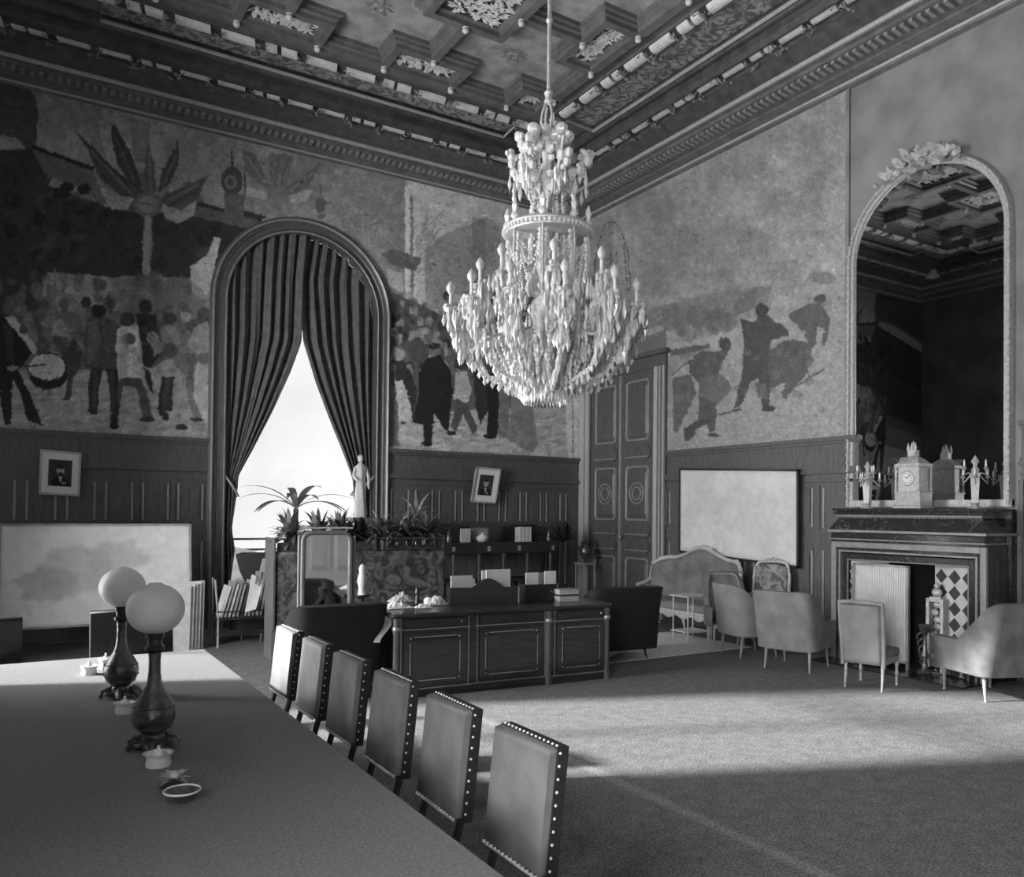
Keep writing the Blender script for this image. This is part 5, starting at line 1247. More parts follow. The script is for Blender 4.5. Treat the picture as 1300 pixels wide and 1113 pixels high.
for k, (a, c) in enumerate(S):
    b = MB(); g = MB(); ctr = k == 1
    y1 = -DD/2+.4 if ctr else DD/2
    if ctr: b.box(a, c, -DD/2+.02, -DD/2+.4, .08, DH-.045)
    else: b.box(a+(.06 if k == 0 else 0), c, -DD/2, DD/2, .08, DH-.045)
    b.box(a+.0, c, -DD/2-.012, y1, .0, .085)
    w0 = -.02 if ctr else 0
    lo, hi = a+.1, c-.07
    P4(b, lo, hi, .72, .81, w0, w0+.012)
    P4(b, lo+.0, hi, .13, .66, w0, w0+.01)
    P4(b, lo+.09, hi-.09, .2, .59, w0+.01, w0+.02)
    for z in (.695, .825): P4(g, a+.04, c-.02, z, z+.008, w0, w0+.014)
    P4(g, a+.02, c, .083, .092, w0, w0+.02)
    for u in (lo-.03, hi+.03): P4(g, u-.003, u+.003, .09, .83, w0, w0+.012)
    ia, ic = lo+.07, hi-.07
    for u in (ia, ic): P4(g, u-.004, u+.004, .23, .56, w0, w0+.016)
    for z in (.17, .62): P4(g, ia+.04, ic-.04, z-.004, z+.004, w0, w0+.016)
    for u in (ia+.005, ic-.005):
        for z in (.18, .61): g.ball(fd(u, z, w0+.014), .01, 6, 4)
    nm = 'centre_panel' if ctr else 'pedestal'
    p = b.build(nm, 'desk_wood', desk, smooth=False, bevel=.004); g.build('brass_inlay', 'brass', p, smooth=False)
    if not ctr:
        dr = MB(); P4(dr, lo+.01, hi-.01, .73, .8, .012, .02); q = dr.build('drawer', 'desk_wood', desk, smooth=False, bevel=.003)
        kk = MB(); kk.ball(fd(hi-.06, .765, .03), .01, 6, 5); kk.build('drawer_pull', 'brass', q)
for x in (-DL/2+.03, DL/2-.8, DL/2-.03):
    b = MB(); b.lathe([(.05, 0), (.05, .09), (.036, .1), (.034, .66), (.044, .7), (.044, .73), (.036, .74), (.04, .82)], (x, -DD/2+.012, 0), 14); b.build('column', 'door_wood', desk)
    MB().lathe([(.046, .0), (.047, .02), (.044, .03)], (x, -DD/2+.012, .7), 14).build('column_ring', 'brass', kids(desk)[-1])
def on_desk(px, py, z=DH+.001):                          # sight line to the desk top
    p = at(px, py, 'z', z); return p
def T(o, label, cat, group=None): return tag(o, label, cat, group)
# letter racks along the back of the desk
def rack(label, p0, p1, h, crest):
    (x0, y0), (x1, y1) = p0, p1; L = math.hypot(x1-x0, y1-y0); t = thing('letter_rack', label, 'letter rack', (x0, y0, DH+.001), ang(x1-x0, y1-y0))
    b = MB(); P = [(0, 0), (L, 0), (L, h)]
    if crest: P += [(L*(.78-.46*k/8), h+.1*math.sin(PI*k/8)) for k in range(9)]
    P += [(0, h)]
    b.prism(P, lambda u, z, w: (u, w, z), 0, .015); b.build('front_board', 'dark_wood', t, smooth=False, bevel=.002)
    b = MB(); b.box(0, L, .2, .212, 0, h+.03); b.build('back_board', 'dark_wood', t, smooth=False)
    b = MB(); b.box(0, .012, .015, .2, 0, h); b.box(L-.012, L, .015, .2, 0, h); b.box(0.012, L-.012, .015, .2, 0, .01); b.box(L*.5, L*.5+.01, .015, .2, .01, h); b.build('dividers', 'dark_wood', t, smooth=False)
    MB().box(L-.012, L+.001, -.004, 0, .01, h).build('edge_strip', 'brass', t, smooth=False)
    return t, L
p = on_desk(571, 769); q = on_desk(657, 767); rack('long black letter rack with a humped front in the middle of the desk', (p.x, p.y), (q.x+.02, q.y+.0), .2, True)
p2 = on_desk(668, 764); q2 = on_desk(708, 762); rack('short black letter rack on the desk beside the pile of ledgers', (p2.x, p2.y), (q2.x, q2.y), .2, False)
def sheet(x, y, z, w, h, rz, tilt, label, m='paper', th=.012):
    b = MB(); b.box(-w/2, w/2, -th/2, th/2, 0, h, Matrix.Rotation(tilt, 4, 'X')); o = b.build('document', m, smooth=False, loc=(x, y, z), rotz=rz); T(o, label, 'papers', 'papers standing in the letter racks'); return o
docs = [(573, 600, 731, 'white folder at the left end of the humped letter rack', 'paper', .03), (585, 603, 735, 'white papers beside the left folder in the humped letter rack', 'paper', .1), (604, 612, 741, 'small white notes left of the hump of the letter rack', 'paper', .06), (618, 648, 723, 'large white sheet standing behind the hump of the letter rack', 'paper', .12), (612, 617, 724, 'narrow upright folder left of the large white sheet', 'paper', .08), (668, 683, 727, 'left white folder in the short letter rack', 'paper', .05), (684, 691, 727, 'grey folder in the middle of the short letter rack', 'paper3', .08), (692, 706, 725, 'right white folder in the short letter rack', 'paper', .05)]
for xa, xb, yt, lb, m_, off in docs:
    base = on_desk((xa+xb)/2, 768 if xa < 660 else 763); yy = base.y+off
    a = at(xa, yt, 'y', yy); c = at(xb, yt, 'y', yy); sheet((a.x+c.x)/2, yy, DH+.014, c.x-a.x, a.z-DH-.014, A_*.5, -.03, lb, m_)
# ledgers
p = on_desk(724, 763)
for k in range(5):
    b = MB(); b.box(-.13, .13, -.09, .09, 0, .024); b2 = b.build('ledger', 'mat_dark' if k == 2 else 'paper2', bevel=.003, smooth=False, loc=(p.x+.0+random.uniform(-.008, .008), p.y+.1, DH+.001+.0285*k), rotz=A_+random.uniform(-.06, .06))
    c = MB(); c.box(-.133, .133, -.093, .093, -.001, .002); c.box(-.133, .133, -.093, .093, .022, .0265); c.box(-.133, .133, .088, .094, 0, .024); c.build('cover', 'paper' if k % 2 else 'paper3', b2, smooth=False)
    T(b2, ['bottom ledger of the pile at the right end of the desk', 'second ledger from the bottom of the pile on the desk', 'middle ledger of the pile at the right end of the desk', 'second ledger from the top of the pile on the desk', 'top ledger of the pile at the right end of the desk'][k], 'book', 'ledgers piled on the desk')
# bronze figure group, vases, crumpled papers
p = on_desk(529, 770)
t = thing('bronze_statuette', 'small dark bronze figure group among the papers on the desk', 'statuette', (p.x, p.y, DH+.001), .2)
b = MB(); b.lathe([(.05, 0), (.055, .015), (.035, .03), (.03, .045)], n=10); b.build('plinth', 'bronze_dark', t)
b = MB(); b.tube([(0, 0, .04), (.01, 0, .1), (-.005, 0, .15), (0, 0, .19)], [.022, .026, .02, .012], 8); b.ball((0, 0, .205), .016, 8, 6); b.tube([(0, 0, .165), (.04, .01, .19), (.07, .0, .23)], [.01, .008, .006], 6); b.tube([(0, 0, .16), (-.04, 0, .13), (-.06, 0, .15)], [.01, .008, .006], 6); b.tube([(.0, 0, .08), (.04, 0, .06), (.045, 0, .03)], [.014, .01, .008], 6)
b.build('figure', 'bronze_dark', t)
p = on_desk(546, 768)
t = thing('inkwell', 'white porcelain inkwell behind the bronze figure on the desk', 'inkwell', (p.x, p.y+.05, DH+.001)); MB().lathe([(.04, 0), (.05, .02), (.05, .06), (.03, .08), (.02, .085)], n=14).build('pot', 'china', t); MB().lathe([(.022, .085), (.03, .09), (.02, .105), (0.004, .12)], n=12).build('lid', 'bronze', t)
def crumple(label, px, py, s_, h, m='paper', seed=1):
    p = on_desk(px, py); rs = random.Random(seed); b = MB(); n = 12
    hs_ = [[rs.uniform(.2, 1) for _ in range(n+1)] for _ in range(n+1)]
    b.grid(lambda u, v: ((u-.5)*s_, (v-.5)*s_*.7, .004+h*hs_[int(v*n)][int(u*n)]*max(0, 1-(2*u-1)**2)*max(0, 1-(2*v-1)**2)), n, n)
    o = b.build('crumpled_papers', m, smooth=False, loc=(p.x, p.y+.06, DH+.001), rotz=rs.uniform(-.5, .5)); T(o, label, 'papers'); return o
crumple('loose white papers heaped on the left end of the desk', 507, 772, .34, .08, seed=2); crumple('loose white papers lying between the bronze figure and the letter rack', 557, 768, .26, .11, seed=5)
crumple('white papers spread beside the inkwell near the desk edge', 540, 772, .2, .05, seed=9); crumple('pale heap of papers at the back left corner of the desk', 512, 764, .3, .12, 'paper2', seed=12)
# sheet hanging over the left end of the desk
b = MB(); p0 = on_desk(486, 778)
b.grid(lambda u, v: (p0.x+.1-.2*u-.13*v*v-.02*math.sin(v*9), p0.y-.02+.34*u*(1-.4*v)+.01*math.sin(u*20), DH+.008-.0*v-.36*max(0, v-.15)), 10, 14)
o = b.build('draped_paper', 'paper', smooth=True, solid=.002); T(o, 'long white sheet draped over the left end of the desk', 'papers')

# ------------------------------------------------------------------ planter settee with foliage
t = thing('planter_settee', 'high damask-covered settee back carrying a carved planter rail, behind the desk', 'settee', (4.05, 10.95, 0))
fs = lambda x, y, z: (x-4.05, y-10.95, z)
def lbx(mb, x0, x1, y0, y1, z0, z1): mb.box(x0-4.05, x1-4.05, y0-10.95, y1-10.95, z0, z1)
b = MB(); lbx(b, 2.82, 5.22, 10.62, 11.0, .1, 1.38); b.build('damask_back', 'damask', t, bevel=.03)
b = MB(); lbx(b, 3.0, 5.2, 10.1, 10.6, .18, .46); b.build('seat', 'damask', t, bevel=.04)
b = MB(); lbx(b, 2.78, 5.26, 10.6, 11.02, 0, .1); lbx(b, 2.78, 2.81, 10.6, 11.02, .1, 1.56); lbx(b, 3.0, 5.2, 10.12, 10.58, .1, .18); b.build('frame', 'door_wood', t, smooth=False, bevel=.006)
for x in (3.04, 5.16):
    b = MB(); b.lathe([(.03, 0), (.02, .03), (.03, .1)], fs(x, 10.16, 0), 8); b.build('leg', 'dark_wood', t)
b = MB(); lbx(b, 4.14, 5.2, 10.62, 10.66, 1.385, 1.41); lbx(b, 4.14, 5.2, 10.62, 10.66, 1.53, 1.555); lbx(b, 4.14, 4.17, 10.61, 10.67, 1.38, 1.58); lbx(b, 5.17, 5.2, 10.61, 10.67, 1.38, 1.58); lbx(b, 2.84, 4.14, 10.64, 10.66, 1.38, 1.5)
lbx(b, 4.16, 5.18, 10.68, 10.7, 1.38, 1.52)
for k in range(7):
    x = 4.25+.14*k; n = 14; b.tube([fs(x+.05*math.cos(2*PI*q/n), 10.64, 1.47+.05*math.sin(2*PI*q/n)) for q in range(n)], .01, 5, closed=True)
    b.tube([fs(x+.07, 10.64, 1.4), fs(x+.07, 10.64, 1.54)], .006, 5)
b.build('planter_rail', 'bronze', t, angle=40)

def plant(kind, label, loc, nleaf, length, width, m, droop=.5, spread=1, pot=True, group=None, seed=0, pr_=.09, ph=.14, stem=0):
    rs = random.Random(seed); t = thing(kind, label, 'plant', loc, 0, group)
    if pot: MB().lathe([(pr_*.7, 0), (pr_*.95, ph*.5), (pr_, ph*.9), (pr_*1.1, ph), (pr_*.9, ph*1.02), (pr_*.85, ph*.9)], n=14).build('pot', 'pot', t)
    b = MB()
    if stem: b.tube([(0, 0, ph*.8), (.02, 0, ph+stem)], .012, 6)
    for k in range(nleaf):
        a = rs.uniform(0, 2*PI); el = rs.uniform(.1, 1.5); L = length*rs.uniform(.6, 1.1)
        b.leaf((rs.uniform(-.03, .03), rs.uniform(-.03, .03), (ph if pot else 0)+stem+rs.uniform(-.01, .03)), (math.cos(a)*math.cos(el)*spread, math.sin(a)*math.cos(el)*spread, math.sin(el)), L, width*rs.uniform(.7, 1.2), droop*rs.uniform(.5, 1.3), 6)
    b.build('foliage', m, t, recalc=False); return t
G_ = 'plants on top of the damask settee'
plant('potted_plant', 'broad-leaved plant at the left end of the settee top, against the bright window', (3.06, 10.84, 1.385), 100, .42, .07, 'plant', .95, group=G_, seed=1)
plant('potted_plant', 'grey-green leafy plant just left of the framed mirror screen top', (3.42, 10.84, 1.385), 100, .42, .07, 'plant', .95, group=G_, seed=2)
plant('potted_plant', 'arching leafy plant above the mirror screen', (3.72, 10.84, 1.385), 100, .42, .07, 'plant', .95, group=G_, seed=3)
plant('potted_plant', 'dense dark bushy plant between the mirror screen and the carved planter', (3.98, 10.84, 1.385), 150, .3, .07, 'plant_dk', .5, group=G_, seed=4)
plant('potted_plant', 'long-leaved plant at the left end of the carved planter', (4.34, 10.84, 1.385), 100, .42, .07, 'plant', .95, group=G_, seed=5)
plant('potted_plant', 'broad-leaved plant in the middle of the carved planter', (4.68, 10.84, 1.385), 100, .42, .07, 'plant', .95, group=G_, seed=6)
plant('potted_plant', 'spreading plant at the right end of the carved planter', (5.02, 10.84, 1.385), 100, .42, .07, 'plant', .95, group=G_, seed=7)
plant('potted_palm', 'slender pale palm arching up behind the carved planter', (4.86, 10.9, 1.385), 12, .62, .05, 'plant_lt', 1.1, stem=.28, seed=8, group=None)
# wall added outside to tone down the bright sky in the window
t = thing('sky_dimming_wall', 'plain wall added outside to tone down the sky seen through the arched window', 'backdrop', (4.6, 24, 0))
b = MB(); b.box(-26, 26, 0, 4, -1, 26); b.build('dimming_wall', 'dimming_wall', t, smooth=False)
# palm outside the window
t = thing('potted_palm', 'large palm spreading its fronds outside the window', 'plant', (4.5, 15.6, 0))
b = MB(); b.lathe([(.18, 0), (.24, .2), (.27, .42), (.25, .42)], n=14); b.build('tub', 'stone', t)
b = MB(); b.tube([(0, 0, .4), (0, 0, 1.95)], .05, 8)
for k in range(11):
    a = 2*PI*k/11+.3; b.leaf((0, 0, 1.95), (math.cos(a), math.sin(a), .5+.3*(k % 3)), 1.2, .14, .8, 8)
b.build('fronds', 'far_palm', t, recalc=False)
# statue on its pedestal in front of the right curtain
t = thing('draped_statue', 'slim pale draped statue on a tall pedestal before the right curtain', 'statue', (4.72, 12.75, 0))
b = MB(); b.box(-.2, .2, -.2, .2, 0, .1); b.box(-.15, .15, -.15, .15, .1, 1.74); b.box(-.19, .19, -.19, .19, 1.74, 1.81); b.build('pedestal', 'door_wood', t, smooth=False, bevel=.01)
b = MB(); n = 20; prof = [(.11, 1.81), (.1, 1.84), (.115, 1.86), (.095, 2.0), (.085, 2.2), (.078, 2.36), (.07, 2.45), (.085, 2.56), (.09, 2.63), (.045, 2.67), (.03, 2.7)]
b.loft([[((r*(1+.12*math.sin(5*a*2*PI/n+z*4))*math.cos(a*2*PI/n)), r*.8*(1+.12*math.sin(5*a*2*PI/n+z*4))*math.sin(a*2*PI/n), z) for a in range(n)] for r, z in prof], cap=(True, True))
b.ball((0, 0, 2.76), (.045, .05, .06), 12, 8); b.ball((0, -.045, 2.75), (.01, .015, .012), 6, 4); b.ball((0, .015, 2.79), (.05, .05, .04), 10, 6)
b.tube([(-.09, 0, 2.61), (-.13, -.03, 2.48), (-.09, -.1, 2.4), (-.03, -.12, 2.42)], [.03, .026, .02, .015], 8); b.tube([(.09, 0, 2.61), (.13, -.02, 2.45), (.12, -.05, 2.28)], [.03, .026, .016], 8)
b.build('figure', 'stone', t, angle=60)
# cheval mirror
t = thing('cheval_mirror', 'dark-framed standing mirror with rounded top corners, left of the desk', 'mirror', (3.13, 9.55, 0), -.14)
W_, H0, H1 = .305, .12, 1.68
def rp(e, z0=H0, z1=H1, r=.13, n=6):
    L = [(-W_+e, z0+e)]; L2 = []
    for k in range(n+1): a = PI-k*PI/2/n; L.append((-W_+e+(r-e)+(r-e)*math.cos(a), z1-e-(r-e)+(r-e)*math.sin(a)))
    for k in range(n+1): a = PI/2-k*PI/2/n; L.append((W_-e-(r-e)+(r-e)*math.cos(a), z1-e-(r-e)+(r-e)*math.sin(a)))
    L.append((W_-e, z0+e)); return L
b = MB(); mk = lambda e, y: [(x, y, z) for x, z in rp(e)]
b.loft([mk(0, .025), mk(0, -.02), mk(.015, -.035), mk(.04, -.035), mk(.055, -.015), mk(.055, .025), mk(0, .025)]); b.build('frame', 'door_wood', t, angle=35)
b = MB(); b.prism(rp(.05), lambda u, z, w: (u, w, z), -.005, .005); b.build('glass', 'mirror2', t, smooth=False)
for s_ in (-1, 1):
    b = MB(); b.tube([(s_*(W_+.02), 0, .05), (s_*(W_+.02), 0, 1.62)], .014, 8); b.tube([(s_*(W_+.02), -.2, 0), (s_*(W_+.02), 0, .08), (s_*(W_+.02), .2, 0)], .018, 6); b.build('stand_post', 'panel_light', t)
MB().tube([(-W_, 0, 1.71), (W_, 0, 1.71)], .012, 6).build('cross_rail', 'panel_light', t)
# little white figurine and cup on a stand beside the mirror
t = thing('white_figurine', 'small white figurine on a slim stand just right of the standing mirror', 'figurine', (3.72, 9.95, 0))
MB().lathe([(.12, 0), (.03, .04), (.02, .5), (.03, .8), (.11, .84), (.11, .86)], n=12).build('stand', 'dark_wood', t)
b = MB(); b.lathe([(.06, .86), (.05, .88), (.045, .95), (.065, 1.03), (.05, 1.1), (.035, 1.13), (.045, 1.18), (.03, 1.23), (0, 1.25)], n=12); b.tube([(.05, 0, 1.05), (.09, 0, 1.1), (.05, 0, 1.16)], .01, 6); b.build('figurine', 'china', t)

# ------------------------------------------------------------------ bookcase cabinet by the back wall
t = thing('side_cabinet', 'low dark cabinet with bronze mounts against the panelling behind the desk', 'cabinet', (7.7, 13.45, 0))
W_ = 1.12
b = MB(); b.box(-W_, W_, -.3, .38, 0, .12); b.box(-W_+.03, W_-.03, .3, .38, .12, 1.16); b.box(-W_, W_, -.28, .38, 1.16, 1.33); b.box(-W_-.03, W_+.03, -.31, .4, 1.33, 1.36); b.box(-W_, W_, -.28, .38, .62, .66); b.build('carcass', 'dark_wood', t, smooth=False, bevel=.005)
b = MB(); b.box(-W_+.1, W_-.1, .3, .36, 1.36, 1.68); b.box(-W_+.08, W_-.08, .28, .37, 1.66, 1.69); b.build('gallery_back', 'dark_wood', t, smooth=False)
for k in range(5):
    x = -W_+.08+(2*W_-.16)*k/4
    b = MB(); b.lathe([(.035, .12), (.03, .15), (.022, .2), (.025, .4), (.03, .62)], (x, -.22, 0), 8); b.lathe([(.035, .66), (.03, .7), (.022, .75), (.025, 1.0), (.035, 1.14), (.035, 1.16)], (x, -.22, 0), 8); b.build('colonnette', 'door_wood', t)
for k in range(4):
    x = -W_+.3+(2*W_-.6)*k/3
    b = MB(); b.box(-W_*.24, W_*.24, .2, .22, .68, 1.14, Matrix.Translation((x, 0, 0))); b.build('door_panel', 'panel_wood', t, smooth=False)
b = MB()
for x in (-W_+.05, -.35, .3, W_-.06): b.box(x-.03, x+.03, -.295, -.28, 1.2, 1.29); b.ball((x, -.295, 1.245), .02, 7, 5)
b.build('bronze_mount', 'brass', t, smooth=False)
for s_ in (-1, 1): b = MB(); b.lathe([(.05, 1.36), (.06, 1.42), (.03, 1.5), (.04, 1.54), (0, 1.6)], (s_*(W_-.04), -.1, 0), 10); b.build('corner_finial', 'bronze', t)
for k in range(6):
    w_ = .042; b = MB(); b.box(0, w_-.003, 0, .2, 0, .27+.004*(k % 3)); o = b.build('book', 'paper' if k % 2 else 'paper2', smooth=False, bevel=.003, loc=(8.1+w_*k, 13.3, 1.361))
    tag(o, ['leftmost', 'second from the left', 'third from the left', 'third from the right', 'second from the right', 'rightmost'][k]+' of the pale volumes standing on the dark cabinet', 'book', 'pale volumes on the dark cabinet')
b = MB(); b.box(-.11, .11, -.01, .01, 0, .25); o = b.build('card', 'paper2', smooth=False, loc=(6.98, 13.4, 1.361), rotz=.1); tag(o, 'small pale upright card at the left end of the dark cabinet top', 'card')
t = thing('small_picture', 'small grey picture leaning on the dark cabinet behind the white bowl', 'picture', (7.33, 13.5, 1.361)); b = MB(); b.box(-.2, .2, 0, .02, 0, .28); b.build('frame', 'bronze', t, smooth=False, bevel=.004); MB().box(-.17, .17, -.003, 0, .03, .25).build('print', 'paper3', t, smooth=False)
t = thing('covered_bowl', 'round white covered bowl on the dark cabinet', 'bowl', (7.28, 13.3, 1.361)); MB().lathe([(.05, 0), (.1, .04), (.11, .08), (.09, .11)], n=16).build('bowl', 'china', t); MB().lathe([(.09, .112), (.05, .14), (.015, .15), (.02, .18), (0, .19)], n=14).build('lid', 'china', t)
# dark pedestal with an urn in the corner
t = thing('urn_stand', 'dark stand with an ornate urn in the shadowy corner beside the door', 'stand', (9.55, 13.2, 0))
b = MB(); b.box(-.2, .2, -.2, .2, 0, .06); b.box(-.15, .15, -.15, .15, .9, .94)
for x in (-.13, .13):
    for y in (-.13, .13): b.tube([(x, y, .06), (x, y, .9)], .015, 6)
b.build('stand', 'panel_light', t, smooth=False)
b = MB(); b.lathe([(.06, .94), (.03, .98), (.05, 1.02), (.12, 1.1), (.13, 1.18), (.08, 1.26), (.06, 1.3), (.1, 1.34), (.03, 1.38), (.02, 1.44), (0, 1.48)], n=16)
for s_ in (-1, 1): b.tube([(s_*.11, 0, 1.14), (s_*.18, 0, 1.22), (s_*.1, 0, 1.28)], .012, 6)
b.build('urn', 'bronze', t)
plant('potted_fern', 'tall dark leafy plant standing between the cabinet and the urn stand', (9.08, 13.3, 0), 90, .42, .07, 'plant_dk', .5, pr_=.15, ph=.4, stem=.95, seed=21)

# ------------------------------------------------------------------ rack of prints by the window
t = thing('print_rack', 'dark wooden rack on thin legs holding prints, beside the window', 'rack', (2.72, 12.1, 0))
for x in (-.34, .34):
    b = MB()
    b.tube([(x, -.2, 0), (x, -.2, .42), (x*1.15, -.22, .95)], .014, 6); b.lathe([(.012, 0), (.02, .02), (.012, .05)], (x, -.2, 0), 7); b.tube([(x, .2, 0), (x, .2, .95)], .014, 6)
    b.build('leg_frame', 'panel_light', t)
b = MB(); b.box(-.36, .36, -.21, .21, .38, .42); b.box(-.34, .34, -.005, .005, .14, .17); b.build('shelf', 'dark_wood', t, smooth=False)
b = MB()
for z in (.6, .8): b.tube([(-.37, .21, z), (.37, .21, z)], .01, 6)
b.tube([(-.36, -.215, .5), (.36, -.215, .5)], .01, 6); b.build('rail', 'dark_wood', t)
hts = [.44, .5, .47, .52, .46, .42, .5, .56, .62, .8, .92]
rs = random.Random(4)
for k, hh in enumerate(hts):
    x = -.3+.054*k; lean = .28-.012*k; b = MB(); b.box(-.014, .014, -.18, .18, 0, hh, Matrix.Rotation(lean, 4, 'Y'))
    o = b.build('portfolio', ['paper2', 'paper3', 'paper2', 'leather_lt', 'paper3', 'mat_dark', 'paper2', 'paper3', 'leather_lt', 'paper3', 'paper3'][k], smooth=False, bevel=.002, loc=(2.72+x-.0, 12.1+rs.uniform(-.02, .02), .424))
    nm = ['first', 'second', 'third', 'fourth', 'fifth', 'sixth', 'seventh', 'eighth', 'ninth', 'tenth', 'last and tallest'][k]; tag(o, nm+' portfolio from the left leaning in the print rack', 'portfolio', 'portfolios in the print rack')
def flat(name, pts, m, label, cat, th=.008):
    V_ = [Vector(p) for p in pts]; n_ = (V_[1]-V_[0]).cross(V_[2]-V_[0]).normalized()*th; b = MB(); n = len(V_)
    b.add([v for v in V_]+[v+n_ for v in V_], [tuple(range(n)), tuple(range(2*n-1, n-1, -1))]+[(i, (i+1) % n, n+(i+1) % n, n+i) for i in range(n)]); o = b.build(name, m, smooth=False); tag(o, label, cat); return o
flat('map_sheet', [(2.56, 12.25, .43), at(299, 694, 'y', 12.28), at(326, 700, 'y', 12.28), (2.86, 12.25, .43)], 'paper2', 'creased map sheet sticking up behind the portfolios in the print rack', 'print')
flat('white_sheet', [at(311, 777, 'y', 11.86), at(320, 729, 'y', 11.95), at(335, 736, 'y', 11.95), at(325, 773, 'y', 11.86)], 'paper', 'bright white sheet hanging off the right end of the print rack', 'print')

# ------------------------------------------------------------------ the long table and what stands on it
t = thing('council_table', 'long baize-topped table running from the left foreground', 'table', (.14, 4.25, 0))
TX0, TX1, TY0, TY1, TZ = -1.05, 1.325, 1.35, 7.15, .77
def tl(mb, x0, x1, y0, y1, z0, z1): mb.box(x0-.14, x1-.14, y0-4.25, y1-4.25, z0, z1)
b = MB(); tl(b, TX0, TX1, TY0, TY1, TZ-.03, TZ); b.build('tabletop', 'cloth', t, bevel=.006)
b = MB(); tl(b, TX0+.06, TX1-.06, TY0+.06, TY0+.09, .62, TZ-.03); tl(b, TX0+.06, TX1-.06, TY1-.09, TY1-.06, .62, TZ-.03); tl(b, TX0+.06, TX0+.09, TY0+.09, TY1-.09, .62, TZ-.03); tl(b, TX1-.09, TX1-.06, TY0+.09, TY1-.09, .62, TZ-.03); b.build('apron', 'dark_wood', t, smooth=False)
for x in (TX0+.12, TX1-.12):
    for y in (TY0+.12, (TY0+TY1)/2, TY1-.12): MB().lathe([(.04, 0), (.05, .04), (.03, .08), (.04, .3), (.055, .45), (.035, .55), (.05, .62), (.05, .64)], (x-.14, y-4.25, 0), 12).build('leg', 'dark_wood', t)
def globe_lamp(label, x, y):
    t = thing('globe_lamp', label, 'lamp', (x, y, TZ+.001), 0, 'globe lamps on the long table')
    b = MB(); b.lathe([(.085, .012), (.08, .03), (.05, .05), (.045, .07)], n=18)
    for k in range(6):
        a = k*PI/3+.3; b.tube([(.06*math.cos(a), .06*math.sin(a), .045), (.1*math.cos(a), .1*math.sin(a), .035), (.125*math.cos(a), .125*math.sin(a), .008)], [.02, .018, .012], 6)
        for q in range(3): b.ball(((.075+.015*q)*math.cos(a+.3), (.075+.015*q)*math.sin(a+.3), .03), .014, 6, 4)
    b.build('base', 'bronze', t)
    b = MB(); b.lathe([(.045, .065), (.06, .08), (.085, .11), (.098, .15), (.096, .185), (.08, .225), (.05, .27), (.034, .31), (.028, .36), (.027, .42), (.03, .46)], n=24)
    for z, r in ((.1, .08), (.14, .098), (.2, .093)): b.tube([(r*math.cos(k*PI/10), r*math.sin(k*PI/10), z) for k in range(20)], .004, 5, closed=True)
    b.build('body', 'bronze', t)
    MB().lathe([(.03, .455), (.045, .47), (.045, .485), (.033, .495), (.033, .52), (.042, .53), (.042, .55), (.05, .56)], n=20).build('collar', 'bronze_dark', t)
    b = MB(); R_ = .132; b.lathe([(.045, .557)]+[(R_*math.cos(a), .665+R_*.92*math.sin(a)) for a in np.linspace(-1.15, 1.3, 16)]+[(.03, .79)], n=32); b.build('globe_shade', 'globe', t)
    return t
globe_lamp('nearer bronze table lamp with a round white glass globe', .575, 4.32)
globe_lamp('farther bronze table lamp with a round white globe, partly behind the nearer one', .555, 5.58)
def inkpot(label, px, py, r, h, lid=True, m='china'):
    p = at(px, py, 'z', TZ); t = thing('inkwell', label, 'inkwell', (p.x, p.y, TZ+.001))
    MB().lathe([(r*.85, 0), (r*.9, h*.2), (r*.82, h*.6), (r*.95, h*.9), (r*1.05, h), (r*.9, h), (r*.75, h*.75), (0.001, h*.7)], n=24).build('dish', m, t)
    if lid: MB().lathe([(r*.45, h*.72), (r*.42, h), (r*.25, h*1.25), (r*.1, h*1.3), (r*.14, h*1.5), (0, h*1.6)], n=16).build('lid', m, t)
    return t
inkpot('white porcelain inkwell in front of the nearer globe lamp', 201, 972, .062, .058)
inkpot('white inkwell between the two globe lamps', 158, 905, .055, .06)
inkpot('white inkwell at the far left of the farther globe lamp', 113, 856, .055, .06)
inkpot('pale inkwell touching the foot of the farther globe lamp', 134, 848, .05, .07)
p = at(221, 1000, 'z', TZ); t = thing('inkstand', 'ornate silvery inkstand between the porcelain inkwell and the nearest dish', 'inkstand', (p.x, p.y, TZ+.001), .3)
MB().lathe([(.05, 0), (.06, .01), (.04, .02), (.03, .035), (.02, .045)], n=14).build('foot', 'bronze_dark', t)
b = MB(); rs = random.Random(2)
for k in range(14): b.leaf((0, 0, .03), (math.cos(k*1.7), math.sin(k*1.7), rs.uniform(.2, 1)), .07, .03, .5, 3)
b.ball((0, 0, .05), .022, 8, 6); b.build('leafy_top', 'gilt_pale', t, recalc=False)
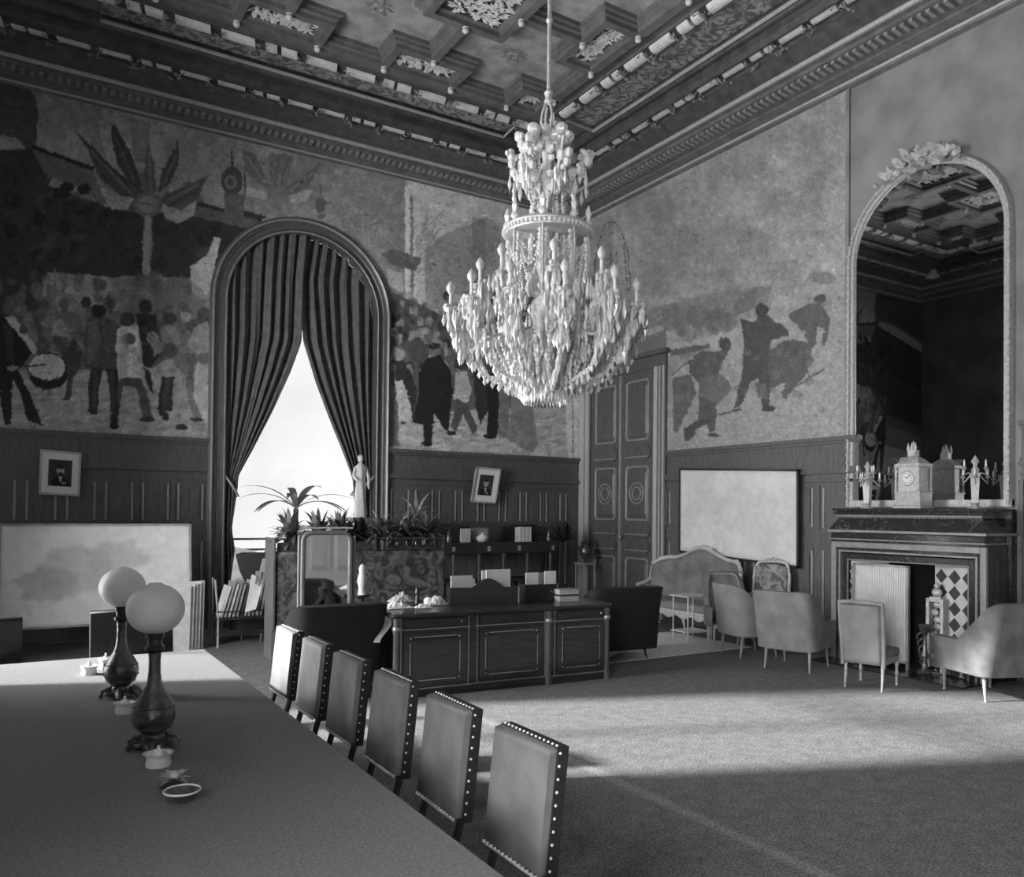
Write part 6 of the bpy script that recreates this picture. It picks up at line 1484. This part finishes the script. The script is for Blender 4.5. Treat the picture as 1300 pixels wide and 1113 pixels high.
p = at(231, 1016, 'z', TZ); t = thing('dish', 'shallow white-rimmed dish nearest the camera on the long table', 'dish', (p.x, p.y, TZ+.001)); MB().lathe([(.035, 0), (.05, .008), (.066, .035), (.07, .04), (.066, .04), (.045, .014), (.001, .01)], n=24).build('bowl', 'bronze', t); MB().tube([(.068*math.cos(k*PI/14), .068*math.sin(k*PI/14), .04) for k in range(28)], .004, 6, closed=True).build('rim', 'china', t)

b = MB(); b.box(6.1, 9.02, 8.36, 10.1, .002, .012); o = b.build('sunlit_floor_strip', 'sunlit_floor_strip', smooth=False, bevel=.004); tag(o, 'pale sheet standing in for sunlit floor before the sofa, beyond the dark desk armchair', 'sunlit_floor_strip')  # added sheet; a sunlit strip of floor put into its colour
# ------------------------------------------------------------------ daylight
w = bpy.data.worlds.new('sky'); sc.world = w; w.use_nodes = True
w.node_tree.nodes['Background'].inputs[0].default_value = (1, 1, 1, 1); w.node_tree.nodes['Background'].inputs[1].default_value = 11
s = bpy.data.lights.new('sun', 'SUN'); s.energy = 8.5; s.angle = math.radians(2.6); so = bpy.data.objects.new('sun', s); COL.objects.link(so)
so.rotation_euler = Vector((1, -.4, -.5)).to_track_quat('-Z', 'Y').to_euler()
def portal(loc, rot, sx, sy):
    l = bpy.data.lights.new('daylight_portal', 'AREA'); l.shape = 'RECTANGLE'; l.size = sx; l.size_y = sy; l.cycles.is_portal = True
    o = bpy.data.objects.new('daylight_portal', l); COL.objects.link(o); o.location = loc; o.rotation_euler = rot
portal((X0-.62, 8.5, 3.25), Vector((1, 0, 0)).to_track_quat('-Z', 'Y').to_euler(), 2.9, 6)
portal((X0-.62, 0, 3.25), Vector((1, 0, 0)).to_track_quat('-Z', 'Y').to_euler(), 2.7, 6)  # sky light through the added fill window
portal((WXC, Y1+.62, 3.5), Vector((0, -1, 0)).to_track_quat('-Z', 'Y').to_euler(), 2.8, 6.6)
sc.view_settings.exposure = 1.08
try:
    sc.cycles.use_denoising = True; sc.cycles.max_bounces = 8; sc.cycles.diffuse_bounces = 5; sc.cycles.sample_clamp_indirect = 6
except Exception: pass
